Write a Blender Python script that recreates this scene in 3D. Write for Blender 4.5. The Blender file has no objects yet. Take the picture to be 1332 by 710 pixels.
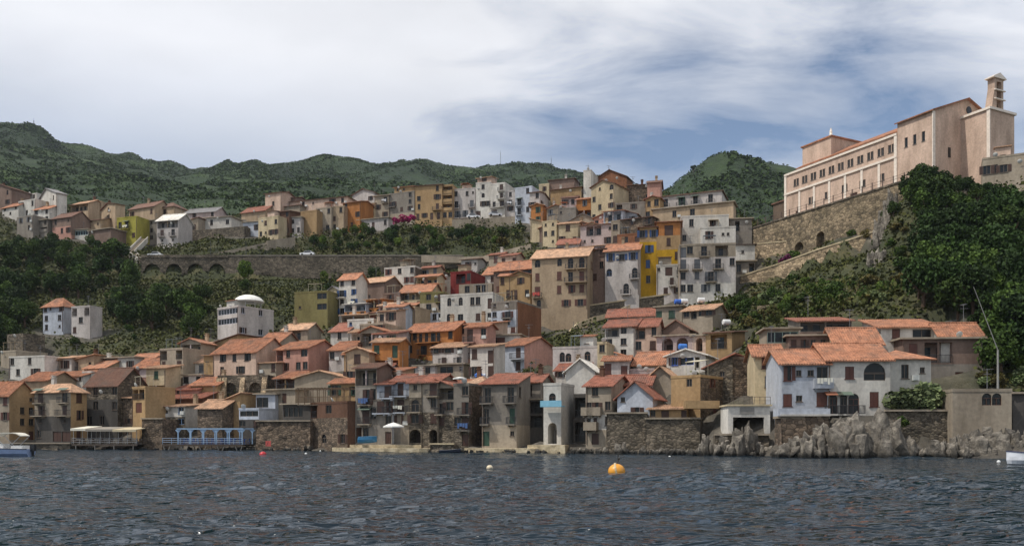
import bpy, math, random
import numpy as np
from mathutils import Vector, Matrix, noise as mnoise

R = math.radians
scene = bpy.context.scene
col = scene.collection

# ------------------------------------------------------------------ camera
FPX, CAMH, HOR, CX = 1100.0, 2.4, 566.0, 666.0      # focal length in photo pixels, eye height, horizon row
cam_d = bpy.data.cameras.new('camera')
cam = bpy.data.objects.new('camera', cam_d); col.objects.link(cam)
cam.location = (0, 0, CAMH); cam.rotation_euler = (R(90), 0, 0)
cam_d.sensor_width = 36.0; cam_d.lens = 36.0 * FPX / 1332.0
cam_d.shift_y = (HOR - 355.0) / 1332.0
cam_d.clip_start = 0.5; cam_d.clip_end = 9000.0
scene.camera = cam

# ------------------------------------------------------------------ sky and sun
SUN_EL, SUN_AZ = 57.0, 251.0       # azimuth clockwise from +Y (away from the camera); 270 = from the left
sun_dir = Vector((math.sin(R(SUN_AZ)) * math.cos(R(SUN_EL)), math.cos(R(SUN_AZ)) * math.cos(R(SUN_EL)), math.sin(R(SUN_EL))))
world = bpy.data.worlds.new('World'); scene.world = world; world.use_nodes = True
wn, wl = world.node_tree.nodes, world.node_tree.links
wn.clear()
def wnode(t, **k):
    n = wn.new(t)
    for a, b in k.items(): setattr(n, a, b)
    return n
w_out = wnode('ShaderNodeOutputWorld'); w_bg = wnode('ShaderNodeBackground')
w_sky = wnode('ShaderNodeTexSky', sky_type='NISHITA')
w_sky.sun_disc = False; w_sky.sun_elevation = R(SUN_EL); w_sky.sun_rotation = R(SUN_AZ)
w_sky.air_density = 1.0; w_sky.dust_density = 0.3; w_sky.ozone_density = 3.0
w_bg.inputs['Strength'].default_value = 0.15
def wmath(op, a, b=None, c=None, clamp=False):
    n = wnode('ShaderNodeMath', operation=op); n.use_clamp = clamp
    for i, v in enumerate((a, b, c)):
        if v is None: continue
        if isinstance(v, (int, float)): n.inputs[i].default_value = v
        else: wl.new(v, n.inputs[i])
    return n.outputs[0]
w_tc = wnode('ShaderNodeTexCoord'); w_sep = wnode('ShaderNodeSeparateXYZ')
wl.new(w_tc.outputs['Generated'], w_sep.inputs[0])
zc = wmath('MAXIMUM', w_sep.outputs[2], 0.0)
den = wmath('ADD', zc, 0.16)
px_ = wmath('DIVIDE', w_sep.outputs[0], den); py_ = wmath('DIVIDE', w_sep.outputs[1], den)
w_cmb = wnode('ShaderNodeCombineXYZ'); wl.new(px_, w_cmb.inputs[0]); wl.new(py_, w_cmb.inputs[1])
def wnoise(scale, detail, rough, off, dist=0.0, sc=(1, 1, 1), rot=0.0):
    m = wnode('ShaderNodeMapping'); m.inputs['Location'].default_value = off; m.inputs['Scale'].default_value = sc
    m.inputs['Rotation'].default_value = (0, 0, rot)
    wl.new(w_cmb.outputs[0], m.inputs[0])
    n = wnode('ShaderNodeTexNoise'); n.inputs['Scale'].default_value = scale; n.inputs['Detail'].default_value = detail
    n.inputs['Roughness'].default_value = rough; n.inputs['Distortion'].default_value = dist
    wl.new(m.outputs[0], n.inputs['Vector']); return n.outputs['Fac']
n_big = wnoise(0.85, 2.5, 0.5, (3.15, 1.7, 0.0), 0.2, (1.0, 1.3, 1), 0.35)
n_det = wnoise(2.6, 7.0, 0.6, (1.3, 4.2, 0.0), 0.4, (0.8, 1.4, 1), 0.35)
cov = wmath('ADD', wmath('MULTIPLY', n_big, 0.9), wmath('MULTIPLY', n_det, 0.5))
CLOUD_LO, CLOUD_HI = 0.48, 0.70
cl = wmath('DIVIDE', wmath('SUBTRACT', cov, CLOUD_LO), CLOUD_HI - CLOUD_LO, clamp=True)
lowfade = wmath('DIVIDE', wmath('SUBTRACT', zc, 0.25), 0.15, clamp=True)
cl = wmath('MULTIPLY', cl, wmath('ADD', wmath('MULTIPLY', lowfade, 0.8), 0.2))
cl = wmath('SMOOTHSTEP' if False else 'POWER', cl, 0.85)
n_tone = wnoise(1.9, 5.0, 0.55, (7.3, 0.4, 0.0), 0.2, (1, 1.3, 1), 0.3)
tone = wmath('ADD', wmath('MULTIPLY', n_tone, 3.6), 7.0)
w_cc = wnode('ShaderNodeCombineXYZ')
wl.new(wmath('MULTIPLY', tone, 0.97), w_cc.inputs[0]); wl.new(wmath('MULTIPLY', tone, 0.985), w_cc.inputs[1]); wl.new(wmath('MULTIPLY', tone, 1.03), w_cc.inputs[2])
w_mix = wnode('ShaderNodeMix', data_type='RGBA')
wl.new(wmath('ADD', wmath('MULTIPLY', cl, 0.90), 0.05), w_mix.inputs[0]); wl.new(w_sky.outputs[0], w_mix.inputs[6]); wl.new(w_cc.outputs[0], w_mix.inputs[7])
wl.new(w_mix.outputs[2], w_bg.inputs[0]); wl.new(w_bg.outputs[0], w_out.inputs[0])

sun_d = bpy.data.lights.new('sun', 'SUN'); sun = bpy.data.objects.new('sun', sun_d); col.objects.link(sun)
sun_d.energy = 4.6; sun_d.angle = R(0.6); sun_d.color = (1.0, 0.95, 0.87)
sun.rotation_euler = (-sun_dir).to_track_quat('-Z', 'Y').to_euler(); sun.location = (-40, 60, 160)

vs = scene.view_settings
vs.view_transform = 'Standard'; vs.look = 'None'; vs.gamma = 1.0; vs.use_curve_mapping = False
vs.exposure = -0.47
scene.cycles.sample_clamp_direct = 1.5

# ------------------------------------------------------------------ pixel -> place
def P(px, py, D): return Vector(((px - CX) / FPX * D, D, CAMH + (HOR - py) / FPX * D))
def zat(py, D): return CAMH + (HOR - py) / FPX * D
SHORE = [(-300, 166), (0, 148), (200, 143), (330, 138), (450, 129), (600, 122), (700, 117), (800, 111), (900, 104), (1000, 96), (1100, 91), (1200, 88), (1332, 85), (1650, 78)]
SX, SD = [a for a, b in SHORE], [b for a, b in SHORE]
def shoreD(px): return float(np.interp(px, SX, SD))
# what stands at that picture point is this far away (from storey heights and contact lines)
CTRL = {-300: [(490, 180), (455, 192), (400, 215), (360, 235), (330, 250), (300, 272), (275, 290)],
 0: [(540, 155), (490, 168), (460, 180), (430, 192), (360, 228), (330, 245), (305, 262), (280, 275), (262, 288)],
 100: [(545, 150), (490, 166), (460, 180), (430, 190), (360, 230), (330, 244), (305, 262), (282, 278)],
 200: [(548, 147), (490, 163), (455, 180), (400, 206), (368, 229), (333, 239), (318, 262), (285, 278), (270, 290)],
 320: [(540, 142), (490, 157), (438, 180), (400, 200), (368, 227), (333, 239), (305, 262), (280, 278)],
 440: [(523, 138), (485, 150), (440, 172), (400, 195), (364, 226), (335, 237), (300, 262), (285, 274), (270, 282)],
 520: [(555, 127), (490, 141), (455, 157), (420, 177), (390, 198), (355, 225), (335, 234), (300, 255), (285, 266)],
 620: [(560, 124), (500, 135), (455, 153), (415, 178), (380, 200), (350, 224), (335, 230), (310, 245), (283, 262)],
 720: [(560, 119), (490, 132), (470, 141), (440, 158), (402, 180), (340, 208), (320, 221), (290, 240), (275, 250)],
 800: [(560, 113), (500, 124), (478, 135), (430, 157), (382, 181), (320, 206), (290, 225), (270, 238), (255, 248)],
 900: [(545, 108), (490, 119), (455, 133), (420, 150), (380, 178), (320, 193), (283, 212), (266, 222)],
 980: [(560, 99), (510, 105), (465, 118), (430, 135), (400, 152), (374, 172), (320, 194), (300, 202)],
 1060: [(540, 94), (505, 99), (460, 108), (420, 122), (380, 142), (354, 165), (303, 188), (285, 194)],
 1150: [(540, 92), (500, 99), (440, 110), (400, 123), (350, 142), (318, 157), (262, 176)],
 1250: [(560, 89), (500, 99), (440, 107), (400, 114), (350, 126), (300, 139), (250, 152), (228, 158)],
 1332: [(560, 87), (500, 98), (440, 107), (400, 114), (350, 124), (300, 135), (240, 150), (218, 158)],
 1650: [(560, 80), (500, 90), (440, 98), (400, 105), (350, 115), (300, 125), (240, 140), (218, 148)]}
ctrl_px = [(x, y, d) for x, l in CTRL.items() for y, d in l]
for x in (-300, 0, 100, 200, 330, 450, 600, 700, 800, 900, 1000, 1100, 1200, 1332, 1650):
    d = shoreD(x); ctrl_px.append((x, HOR + (CAMH - 0.5) * FPX / d, d))
class RBF:
    def __init__(s, pts, vals, smooth=0.0):
        s.p = np.array(pts, float); v = np.array(vals, float); n = len(v)
        A = np.linalg.norm(s.p[:, None] - s.p[None], axis=2) + np.eye(n) * (-smooth)
        Q = np.hstack([np.ones((n, 1)), s.p]); M = np.zeros((n + 3, n + 3))
        M[:n, :n] = A; M[:n, n:] = Q; M[n:, :n] = Q.T
        s.w = np.linalg.solve(M, np.concatenate([v, np.zeros(3)]))
    def __call__(s, X):
        X = np.atleast_2d(np.array(X, float)); out = np.zeros(len(X)); n = len(s.p)
        for i in range(0, len(X), 4000):
            B = X[i:i + 4000]; A = np.linalg.norm(B[:, None] - s.p[None], axis=2)
            out[i:i + 4000] = A @ s.w[:n] + s.w[n] + B @ s.w[n + 1:]
        return out
dm = RBF([(x, y) for x, y, d in ctrl_px], [d for x, y, d in ctrl_px], 2.0)
def dmap(px, py): return float(dm((px, py))[0])

# ------------------------------------------------------------------ materials
def lin(c):
    return tuple(((v / 255) / 12.92 if v / 255 <= .04045 else ((v / 255 + .055) / 1.055) ** 2.4) for v in c) + (1.0,)
class NM:
    def __init__(s, name):
        s.m = bpy.data.materials.new(name); s.m.use_nodes = True; s.t = s.m.node_tree; s.n = s.t.nodes; s.b = s.n['Principled BSDF']
    def node(s, t, **k):
        n = s.n.new(t)
        for a, b in k.items():
            if isinstance(a, str) and hasattr(n, a): setattr(n, a, b)
        return n
    def link(s, a, b): s.t.links.new(a, b)
    def pos(s, sc=(1, 1, 1)):
        g = s.node('ShaderNodeNewGeometry'); m = s.node('ShaderNodeMapping'); m.inputs['Scale'].default_value = sc
        s.link(g.outputs['Position'], m.inputs[0]); return m.outputs[0]
    def noise(s, scale, detail=4, rough=.55, sc=(1, 1, 1), vec=None):
        n = s.node('ShaderNodeTexNoise'); n.inputs['Scale'].default_value = scale; n.inputs['Detail'].default_value = detail
        n.inputs['Roughness'].default_value = rough; s.link(vec or s.pos(sc), n.inputs['Vector']); return n.outputs['Fac']
    def ramp(s, f, stops):
        r = s.node('ShaderNodeValToRGB'); e = r.color_ramp.elements
        while len(e) < len(stops): e.new(0.5)
        for i, (p, c) in enumerate(stops): e[i].position = p; e[i].color = c if len(c) == 4 else tuple(c) + (1,)
        s.link(f, r.inputs[0]); return r.outputs[0]
    def mix(s, f, a, b, mode='MIX'):
        n = s.node('ShaderNodeMix', data_type='RGBA', blend_type=mode)
        for i, v in ((0, f), (6, a), (7, b)):
            if isinstance(v, (int, float)): n.inputs[i].default_value = v
            elif isinstance(v, tuple): n.inputs[i].default_value = v
            else: s.link(v, n.inputs[i])
        return n.outputs[2]
    def bump(s, f, strength, dist=.05):
        n = s.node('ShaderNodeBump'); n.inputs['Strength'].default_value = strength; n.inputs['Distance'].default_value = dist
        s.link(f, n.inputs['Height']); s.link(n.outputs[0], s.b.inputs['Normal'])
    def base(s, c):
        if isinstance(c, tuple): s.b.inputs['Base Color'].default_value = c
        else: s.link(c, s.b.inputs['Base Color'])
    def objrand(s, lo, hi):
        o = s.node('ShaderNodeObjectInfo'); m = s.node('ShaderNodeMapRange'); m.inputs[3].default_value = lo; m.inputs[4].default_value = hi
        s.link(o.outputs['Random'], m.inputs[0]); return m.outputs[0]
    def value(s, c, v):
        h = s.node('ShaderNodeHueSaturation'); s.link(c, h.inputs['Color']) if not isinstance(c, tuple) else setattr(h.inputs['Color'], 'default_value', c)
        s.link(v, h.inputs['Value']); return h.outputs[0]
MATS = {}
def cached(f):
    def g(*a, **k):
        key = (f.__name__,) + a + tuple(sorted(k.items()))
        if key not in MATS: MATS[key] = f(*a, **k)
        return MATS[key]
    return g
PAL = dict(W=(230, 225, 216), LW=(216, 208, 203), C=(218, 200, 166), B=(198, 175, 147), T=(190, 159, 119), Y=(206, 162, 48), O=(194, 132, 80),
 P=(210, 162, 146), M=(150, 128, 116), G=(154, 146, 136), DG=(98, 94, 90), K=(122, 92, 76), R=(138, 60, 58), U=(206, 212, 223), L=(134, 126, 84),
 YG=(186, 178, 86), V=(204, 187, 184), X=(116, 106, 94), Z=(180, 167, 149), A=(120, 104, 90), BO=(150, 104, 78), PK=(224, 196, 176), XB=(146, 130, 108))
@cached
def plaster(code):
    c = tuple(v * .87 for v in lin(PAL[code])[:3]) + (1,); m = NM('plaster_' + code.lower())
    dark = tuple(v * k for v, k in zip(c[:3], (.42, .40, .38))) + (1,)
    f = m.ramp(m.noise(.42, 7, .68, (1, 1, .28)), [(.36, (0, 0, 0)), (.70, (1, 1, 1))])
    c1 = m.mix(m.mix(.72, (0, 0, 0, 1), f), c, dark)
    f2 = m.ramp(m.noise(2.6, 5, .6), [(.3, (.80, .80, .80)), (.68, (1.06, 1.05, 1.03))])
    c2 = m.mix(1.0, c1, f2, 'MULTIPLY')
    m.base(m.value(c2, m.objrand(.88, 1.08))); m.b.inputs['Roughness'].default_value = .9
    m.b.inputs['Specular IOR Level'].default_value = .15
    m.bump(m.noise(9, 4, .6), .25, .04); return m.m
@cached
def stone(code='X', scale=1.9):
    c = lin(PAL[code]); m = NM('rubble_stone'); v = m.node('ShaderNodeTexVoronoi', feature='F1'); v.inputs['Scale'].default_value = scale
    ps = m.pos((1, 1, 1.5)); m.link(ps, v.inputs['Vector'])
    e = m.node('ShaderNodeTexVoronoi', feature='DISTANCE_TO_EDGE'); e.inputs['Scale'].default_value = scale; m.link(ps, e.inputs['Vector'])
    sepc = m.node('ShaderNodeSeparateColor'); m.link(v.outputs['Color'], sepc.inputs[0])
    cc = m.ramp(sepc.outputs[0], [(0, tuple(x * .45 for x in c[:3])), (.5, tuple(x * .85 for x in c[:3])), (1, tuple(min(1, x * 1.35) for x in c[:3]))])
    j = m.ramp(e.outputs['Distance'], [(0.0, (.35, .33, .3)), (.09, (1, 1, 1))])
    c2 = m.mix(1.0, cc, j, 'MULTIPLY')
    st = m.ramp(m.noise(.25, 6, .65), [(.35, (.55, .55, .5)), (.65, (1.1, 1.08, 1.02))])
    m.base(m.mix(1.0, c2, st, 'MULTIPLY')); m.b.inputs['Roughness'].default_value = .95
    m.bump(e.outputs['Distance'], .8, .15); return m.m
RPAL = dict(t=(176, 124, 96), r=(154, 102, 84), b=(124, 94, 80), e=(196, 158, 128), w=(226, 222, 212), g=(140, 138, 138), k=(90, 74, 68))
@cached
def tile(code):
    c = lin(RPAL[code]); m = NM('roof_tile_' + code)
    k = .5 if code in 'tre' else .25
    f = m.ramp(m.noise(1.3, 6, .7), [(.33, tuple(x * (1 - k) for x in c[:3])), (.52, c[:3]), (.72, tuple(min(1, x * (1 + k * .7)) for x in c[:3]))])
    f2 = m.ramp(m.noise(5.5, 3, .6), [(.3, (.62, .6, .6)), (.62, (1.08, 1.06, 1.05))])
    lich = m.ramp(m.noise(.45, 6, .7), [(.48, (0, 0, 0)), (.7, (.6, .6, .6))])
    c2 = m.mix(lich, m.mix(1.0, f, f2, 'MULTIPLY'), (.11, .10, .085, 1))
    m.base(m.value(c2, m.objrand(.85, 1.1))); m.b.inputs['Roughness'].default_value = .88
    m.b.inputs['Specular IOR Level'].default_value = .2
    m.bump(m.noise(6, 3, .6), .4, .08); return m.m
@cached
def paint(r, g, b, rough=.55, metal=0.0, var=.12):
    m = NM('paint'); c = lin((r, g, b))
    f = m.ramp(m.noise(2.2, 5, .6), [(.3, tuple(x * (1 - var * 2) for x in c[:3])), (.65, c[:3])])
    m.base(f); m.b.inputs['Roughness'].default_value = rough; m.b.inputs['Metallic'].default_value = metal; return m.m
@cached
def glass():
    m = NM('window_glass'); m.base((.014, .016, .018, 1)); m.b.inputs['Roughness'].default_value = .2
    m.b.inputs['Specular IOR Level'].default_value = .3; return m.m
@cached
def leafmat(name, dark, light, yel=0.0):
    m = NM(name)
    a, b = lin(dark), lin(light)
    f = m.ramp(m.noise(.5, 3, .6), [(.3, a[:3]), (.7, b[:3])])
    g = m.ramp(m.noise(3.5, 2, .6), [(.3, (.6, .62, .6)), (.7, (1.25, 1.2, 1.0))])
    m.base(m.value(m.mix(1.0, f, g, 'MULTIPLY'), m.objrand(.5, 1.05)))
    m.b.inputs['Roughness'].default_value = .75; m.b.inputs['Specular IOR Level'].default_value = .2
    return m.m

# ------------------------------------------------------------------ mesh helpers
class MB:
    def __init__(s): s.v = []; s.f = []
    def quad(s, *p):
        n = len(s.v); s.v += [tuple(q) for q in p]; s.f.append(tuple(range(n, n + len(p)))); return s
    def box(s, x0, x1, y0, y1, z0, z1, M=None):
        n = len(s.v)
        pts = [(x0, y0, z0), (x1, y0, z0), (x1, y1, z0), (x0, y1, z0), (x0, y0, z1), (x1, y0, z1), (x1, y1, z1), (x0, y1, z1)]
        if M is not None: pts = [tuple(M @ Vector(p)) for p in pts]
        s.v += pts
        s.f += [tuple(n + i for i in q) for q in ((0, 3, 2, 1), (4, 5, 6, 7), (0, 1, 5, 4), (1, 2, 6, 5), (2, 3, 7, 6), (3, 0, 4, 7))]; return s
    def prism(s, pts, off):          # polygon pts extruded by vector off
        n = len(s.v); k = len(pts); o = Vector(off)
        s.v += [tuple(p) for p in pts] + [tuple(Vector(p) + o) for p in pts]
        s.f.append(tuple(range(n + k - 1, n - 1, -1))); s.f.append(tuple(range(n + k, n + 2 * k)))
        for i in range(k):
            j = (i + 1) % k; s.f.append((n + i, n + j, n + k + j, n + k + i))
        return s
    def tube(s, p0, p1, r0, r1=None, k=6, cap=True):
        r1 = r0 if r1 is None else r1; p0, p1 = Vector(p0), Vector(p1); d = (p1 - p0).normalized()
        u = d.orthogonal().normalized(); w = d.cross(u); n = len(s.v)
        for p, r in ((p0, r0), (p1, r1)):
            for i in range(k):
                a = 2 * math.pi * i / k; s.v.append(tuple(p + (u * math.cos(a) + w * math.sin(a)) * r))
        for i in range(k):
            j = (i + 1) % k; s.f.append((n + i, n + j, n + k + j, n + k + i))
        if cap: s.f.append(tuple(range(n + k - 1, n - 1, -1))); s.f.append(tuple(range(n + k, n + 2 * k)))
        return s
    def lathe(s, prof, k=16, M=None):        # prof: list of (r, z)
        n = len(s.v)
        for r, z in prof:
            for i in range(k):
                a = 2 * math.pi * i / k; p = Vector((r * math.cos(a), r * math.sin(a), z)); s.v.append(tuple(M @ p) if M is not None else tuple(p))
        for q in range(len(prof) - 1):
            for i in range(k):
                j = (i + 1) % k; s.f.append((n + q * k + i, n + q * k + j, n + (q + 1) * k + j, n + (q + 1) * k + i))
        s.f.append(tuple(n + i for i in range(k - 1, -1, -1))); s.f.append(tuple(n + (len(prof) - 1) * k + i for i in range(k))); return s
    def mesh(s, name, mat, smooth=False):
        me = bpy.data.meshes.new(name); me.from_pydata(s.v, [], s.f)
        if mat: me.materials.append(mat)
        if smooth:
            for p in me.polygons: p.use_smooth = True
        return me
def link(name, me, parent=None, loc=None, rz=None):
    o = bpy.data.objects.new(name, me); col.objects.link(o)
    if parent is not None: o.parent = parent
    if loc is not None: o.location = loc
    if rz is not None: o.rotation_euler = (0, 0, rz)
    return o
def build(mb, name, mat, parent=None, loc=None, rz=None, smooth=False):
    return link(name, mb.mesh(name, mat, smooth), parent, loc, rz)
def tag(o, label=None, cat=None, group=None, kind=None):
    if label: o['label'] = label
    if cat: o['category'] = cat
    if group: o['group'] = group
    if kind: o['kind'] = kind
    return o
def empty(name, loc, rz=0.0):
    o = bpy.data.objects.new(name, None); col.objects.link(o); o.location = loc; o.rotation_euler = (0, 0, rz); o.empty_display_size = .3; return o
def copy_tree(o, parent=None):
    c = o.copy(); col.objects.link(c); c.parent = parent
    for ch in o.children: copy_tree(ch, c)
    return c
def soup(name, V, nper, mat, parent=None):     # V: (n*nper,3) array of separate small faces
    n = len(V) // nper; me = bpy.data.meshes.new(name)
    me.vertices.add(len(V)); me.vertices.foreach_set('co', V.astype(np.float32).ravel())
    me.loops.add(len(V)); me.loops.foreach_set('vertex_index', np.arange(len(V), dtype=np.int32))
    me.polygons.add(n); me.polygons.foreach_set('loop_start', np.arange(0, len(V), nper, dtype=np.int32))
    me.update(calc_edges=True); me.materials.append(mat)
    return me
def gridmesh(name, X, Y, Z, mat, smooth=True):
    ny, nx = X.shape; V = np.stack([X, Y, Z], -1).reshape(-1, 3)
    i = np.arange(ny - 1)[:, None] * nx + np.arange(nx - 1)[None]; q = np.stack([i, i + 1, i + nx + 1, i + nx], -1).reshape(-1)
    me = bpy.data.meshes.new(name); me.vertices.add(len(V)); me.vertices.foreach_set('co', V.astype(np.float32).ravel())
    me.loops.add(len(q)); me.loops.foreach_set('vertex_index', q.astype(np.int32))
    me.polygons.add(len(q) // 4); me.polygons.foreach_set('loop_start', np.arange(0, len(q), 4, dtype=np.int32))
    me.update(calc_edges=True); me.materials.append(mat)
    if smooth: me.polygons.foreach_set('use_smooth', np.ones(len(q) // 4, dtype=bool))
    return me
def leafquads(C, size, rng, up=0.25):          # C: (n,3) centres, size: (n,) -> soup vertices
    n = len(C); a = rng.normal(size=(n, 3)); a[:, 2] += up; a /= np.linalg.norm(a, axis=1, keepdims=True)
    b = rng.normal(size=(n, 3)); u = np.cross(a, b); u /= np.linalg.norm(u, axis=1, keepdims=True); w = np.cross(a, u)
    s = size[:, None]; k = rng.uniform(.55, 1.0, (n, 1))
    V = np.stack([C - u * s, C - w * s * k, C + u * s, C + w * s * k], 1)
    return V.reshape(-1, 3)
# ------------------------------------------------------------------ house builder
rnd = random.Random(7)
BROWN, GREEN, BLUE, GREY, WHITE = (74, 48, 36), (44, 74, 56), (44, 74, 120), (96, 98, 102), (214, 212, 206)
SHC = dict(n=BROWN, g=GREEN, b=BLUE, y=GREY, w=WHITE, r=(96, 56, 44), k=(40, 38, 38))
MESH = {}
def shared(key, fn):
    if key not in MESH: MESH[key] = fn()
    return MESH[key]
def arcpts(w, h, n=8):      # arch top outline from right spring over to left, opening width w total height h
    r = w / 2; zs = max(.3, h - r); return [(r * math.cos(math.pi * i / n), zs + (h - zs) * math.sin(math.pi * i / n)) for i in range(n + 1)]
def m_frame(w, h, c, arch, mull):
    def f():
        m = MB(); t = .07
        top = h - (w / 2 if arch else 0)
        m.box(-w / 2, -w / 2 + t, .10, .16, 0, top); m.box(w / 2 - t, w / 2, .10, .16, 0, top)
        m.box(-w / 2 + t, w / 2 - t, .10, .16, 0, t)
        m.box(-w / 2 + t, w / 2 - t, .10, .16, top - t, top)
        if mull: m.box(-t / 2, t / 2, .105, .155, t, top - t)
        if mull and h > 1.8: m.box(-w / 2 + t, w / 2 - t, .107, .153, h * .42, h * .42 + t)
        if not arch: m.box(-w / 2 - .08, w / 2 + .08, -.10, .05, -.08, -.002)
        return m.mesh('window_frame', paint(*c))
    return shared(('fr', w, h, c, arch, mull), f)
def m_pane(w, h, arch):
    def f():
        m = MB()
        if arch: m.prism([(-w / 2, .17, 0), (w / 2, .17, 0)] + [(x, .17, z) for x, z in arcpts(w, h)], (0, .04, 0))
        else: m.box(-w / 2, w / 2, .17, .21, 0, h)
        return m.mesh('pane', glass())
    return shared(('pa', w, h, arch), f)
def m_shutter(w, h, c):
    def f():
        m = MB(); m.box(0, w, 0, .05, 0, h); k = max(3, int(h / .22))
        for i in range(k): m.box(.05, w - .05, -.022, -.002, h * (i + .2) / k, h * (i + .72) / k)
        return m.mesh('shutter', paint(*c))
    return shared(('sh', w, h, c), f)
def m_slab(L, dep, c):
    def f():
        m = MB(); m.box(-L / 2, L / 2, -dep, -.003, -.16, 0); m.box(-L / 2 + .2, -L / 2 + .4, -dep * .7, -.003, -.4, -.16); m.box(L / 2 - .4, L / 2 - .2, -dep * .7, -.003, -.4, -.16)
        return m.mesh('balcony', plaster(c))
    return shared(('sl', L, dep, c), f)
def m_rail(L, dep, style, c):
    def f():
        m = MB(); h = .95; e = .03
        if style == 'p':
            m.box(-L / 2, L / 2, -dep, -dep + .12, 0.001, h); m.box(-L / 2, -L / 2 + .12, -dep + .12, -.01, 0.001, h); m.box(L / 2 - .12, L / 2, -dep + .12, -.01, 0.001, h)
            return m.mesh('parapet', plaster(c))
        for z in (.08, h): m.box(-L / 2, L / 2, -dep + .02, -dep + .06, z - e, z + e); m.box(-L / 2, -L / 2 + .04, -dep + .06, -.01, z - e, z + e); m.box(L / 2 - .04, L / 2, -dep + .06, -.01, z - e, z + e)
        k = max(3, int(L / .16))
        for i in range(k + 1):
            x = -L / 2 + .02 + (L - .04) * i / k; m.box(x - .012, x + .012, -dep + .03, -dep + .05, .1, h - e)
        for i in range(1, int(dep / .16)):
            for sx in (-L / 2 + .008, L / 2 - .032): m.box(sx, sx + .024, -i * .16 - .012, -i * .16 + .012, .1, h - e)
        return m.mesh('railing', paint(50, 50, 52, .5))
    return shared(('ra', L, dep, style, c), f)
def m_ac():
    def f():
        m = MB(); m.box(-.4, .4, -.32, -.02, 0, .6); m.box(-.3, .12, -.34, -.321, .08, .52); return m.mesh('air_conditioner', paint(205, 205, 200))
    return shared('ac', f)
def m_dish():
    def f():
        m = MB(); M = Matrix.Translation((0, -.35, .35)) @ Matrix.Rotation(R(115), 4, 'X')
        m.lathe([(.02, 0.0), (.2, .03), (.36, .1), (.40, .14), (.39, .15)], 12, M); m.tube((0, 0, 0), (0, -.33, .34), .03); return m.mesh('satellite_dish', paint(208, 206, 200), True)
    return shared('dish', f)
def m_antenna():
    def f():
        m = MB(); m.tube((0, 0, -.3), (0, 0, 2.4), .035, k=5); m.tube((-.7, 0, 2.3), (.7, 0, 2.3), .025, k=4)
        for i in range(6): x = -.6 + .24 * i; m.tube((x, -.3, 2.3), (x, .3, 2.3), .015, k=4)
        m.tube((0, -.5, 1.8), (0, .4, 1.8), .02, k=4)
        for i in range(4): y = -.4 + .24 * i; m.tube((-.28, y, 1.8), (.28, y, 1.8), .014, k=4)
        return m.mesh('antenna', paint(120, 120, 122, .4))
    return shared('ant', f)
def m_chimney(c):
    def f():
        m = MB(); m.box(-.3, .3, -.3, .3, -.9, .9); m.box(-.4, .4, -.4, .4, .9, 1.0); m.box(-.22, .22, -.22, .22, 1.0, 1.25); m.box(-.36, .36, -.36, .36, 1.25, 1.33); return m.mesh('chimney', plaster(c))
    return shared(('chim', c), f)
def m_pipe(h):
    def f():
        m = MB(); m.tube((0, -.07, 0), (0, -.07, h), .055, k=6); m.box(-.09, .09, -.13, -.002, h * .5, h * .5 + .06); return m.mesh('drainpipe', paint(112, 92, 78))
    return shared(('pipe', h), f)
def m_laundry(i):
    def f():
        m = MB(); r = random.Random(i); x = -.8; m.tube((-1, -.25, 0), (1, -.25, 0), .012, k=4)
        while x < .7:
            w = r.uniform(.2, .45); h = r.uniform(.35, .8); m.box(x, x + w, -.27, -.23, -h, 0); x += w + .08
        cs = ((222, 222, 224), (70, 100, 150), (190, 70, 60), (230, 226, 210)); return m.mesh('laundry', paint(*cs[i % 4]))
    return shared(('lau', i), f)
def m_louvre():
    return None

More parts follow.
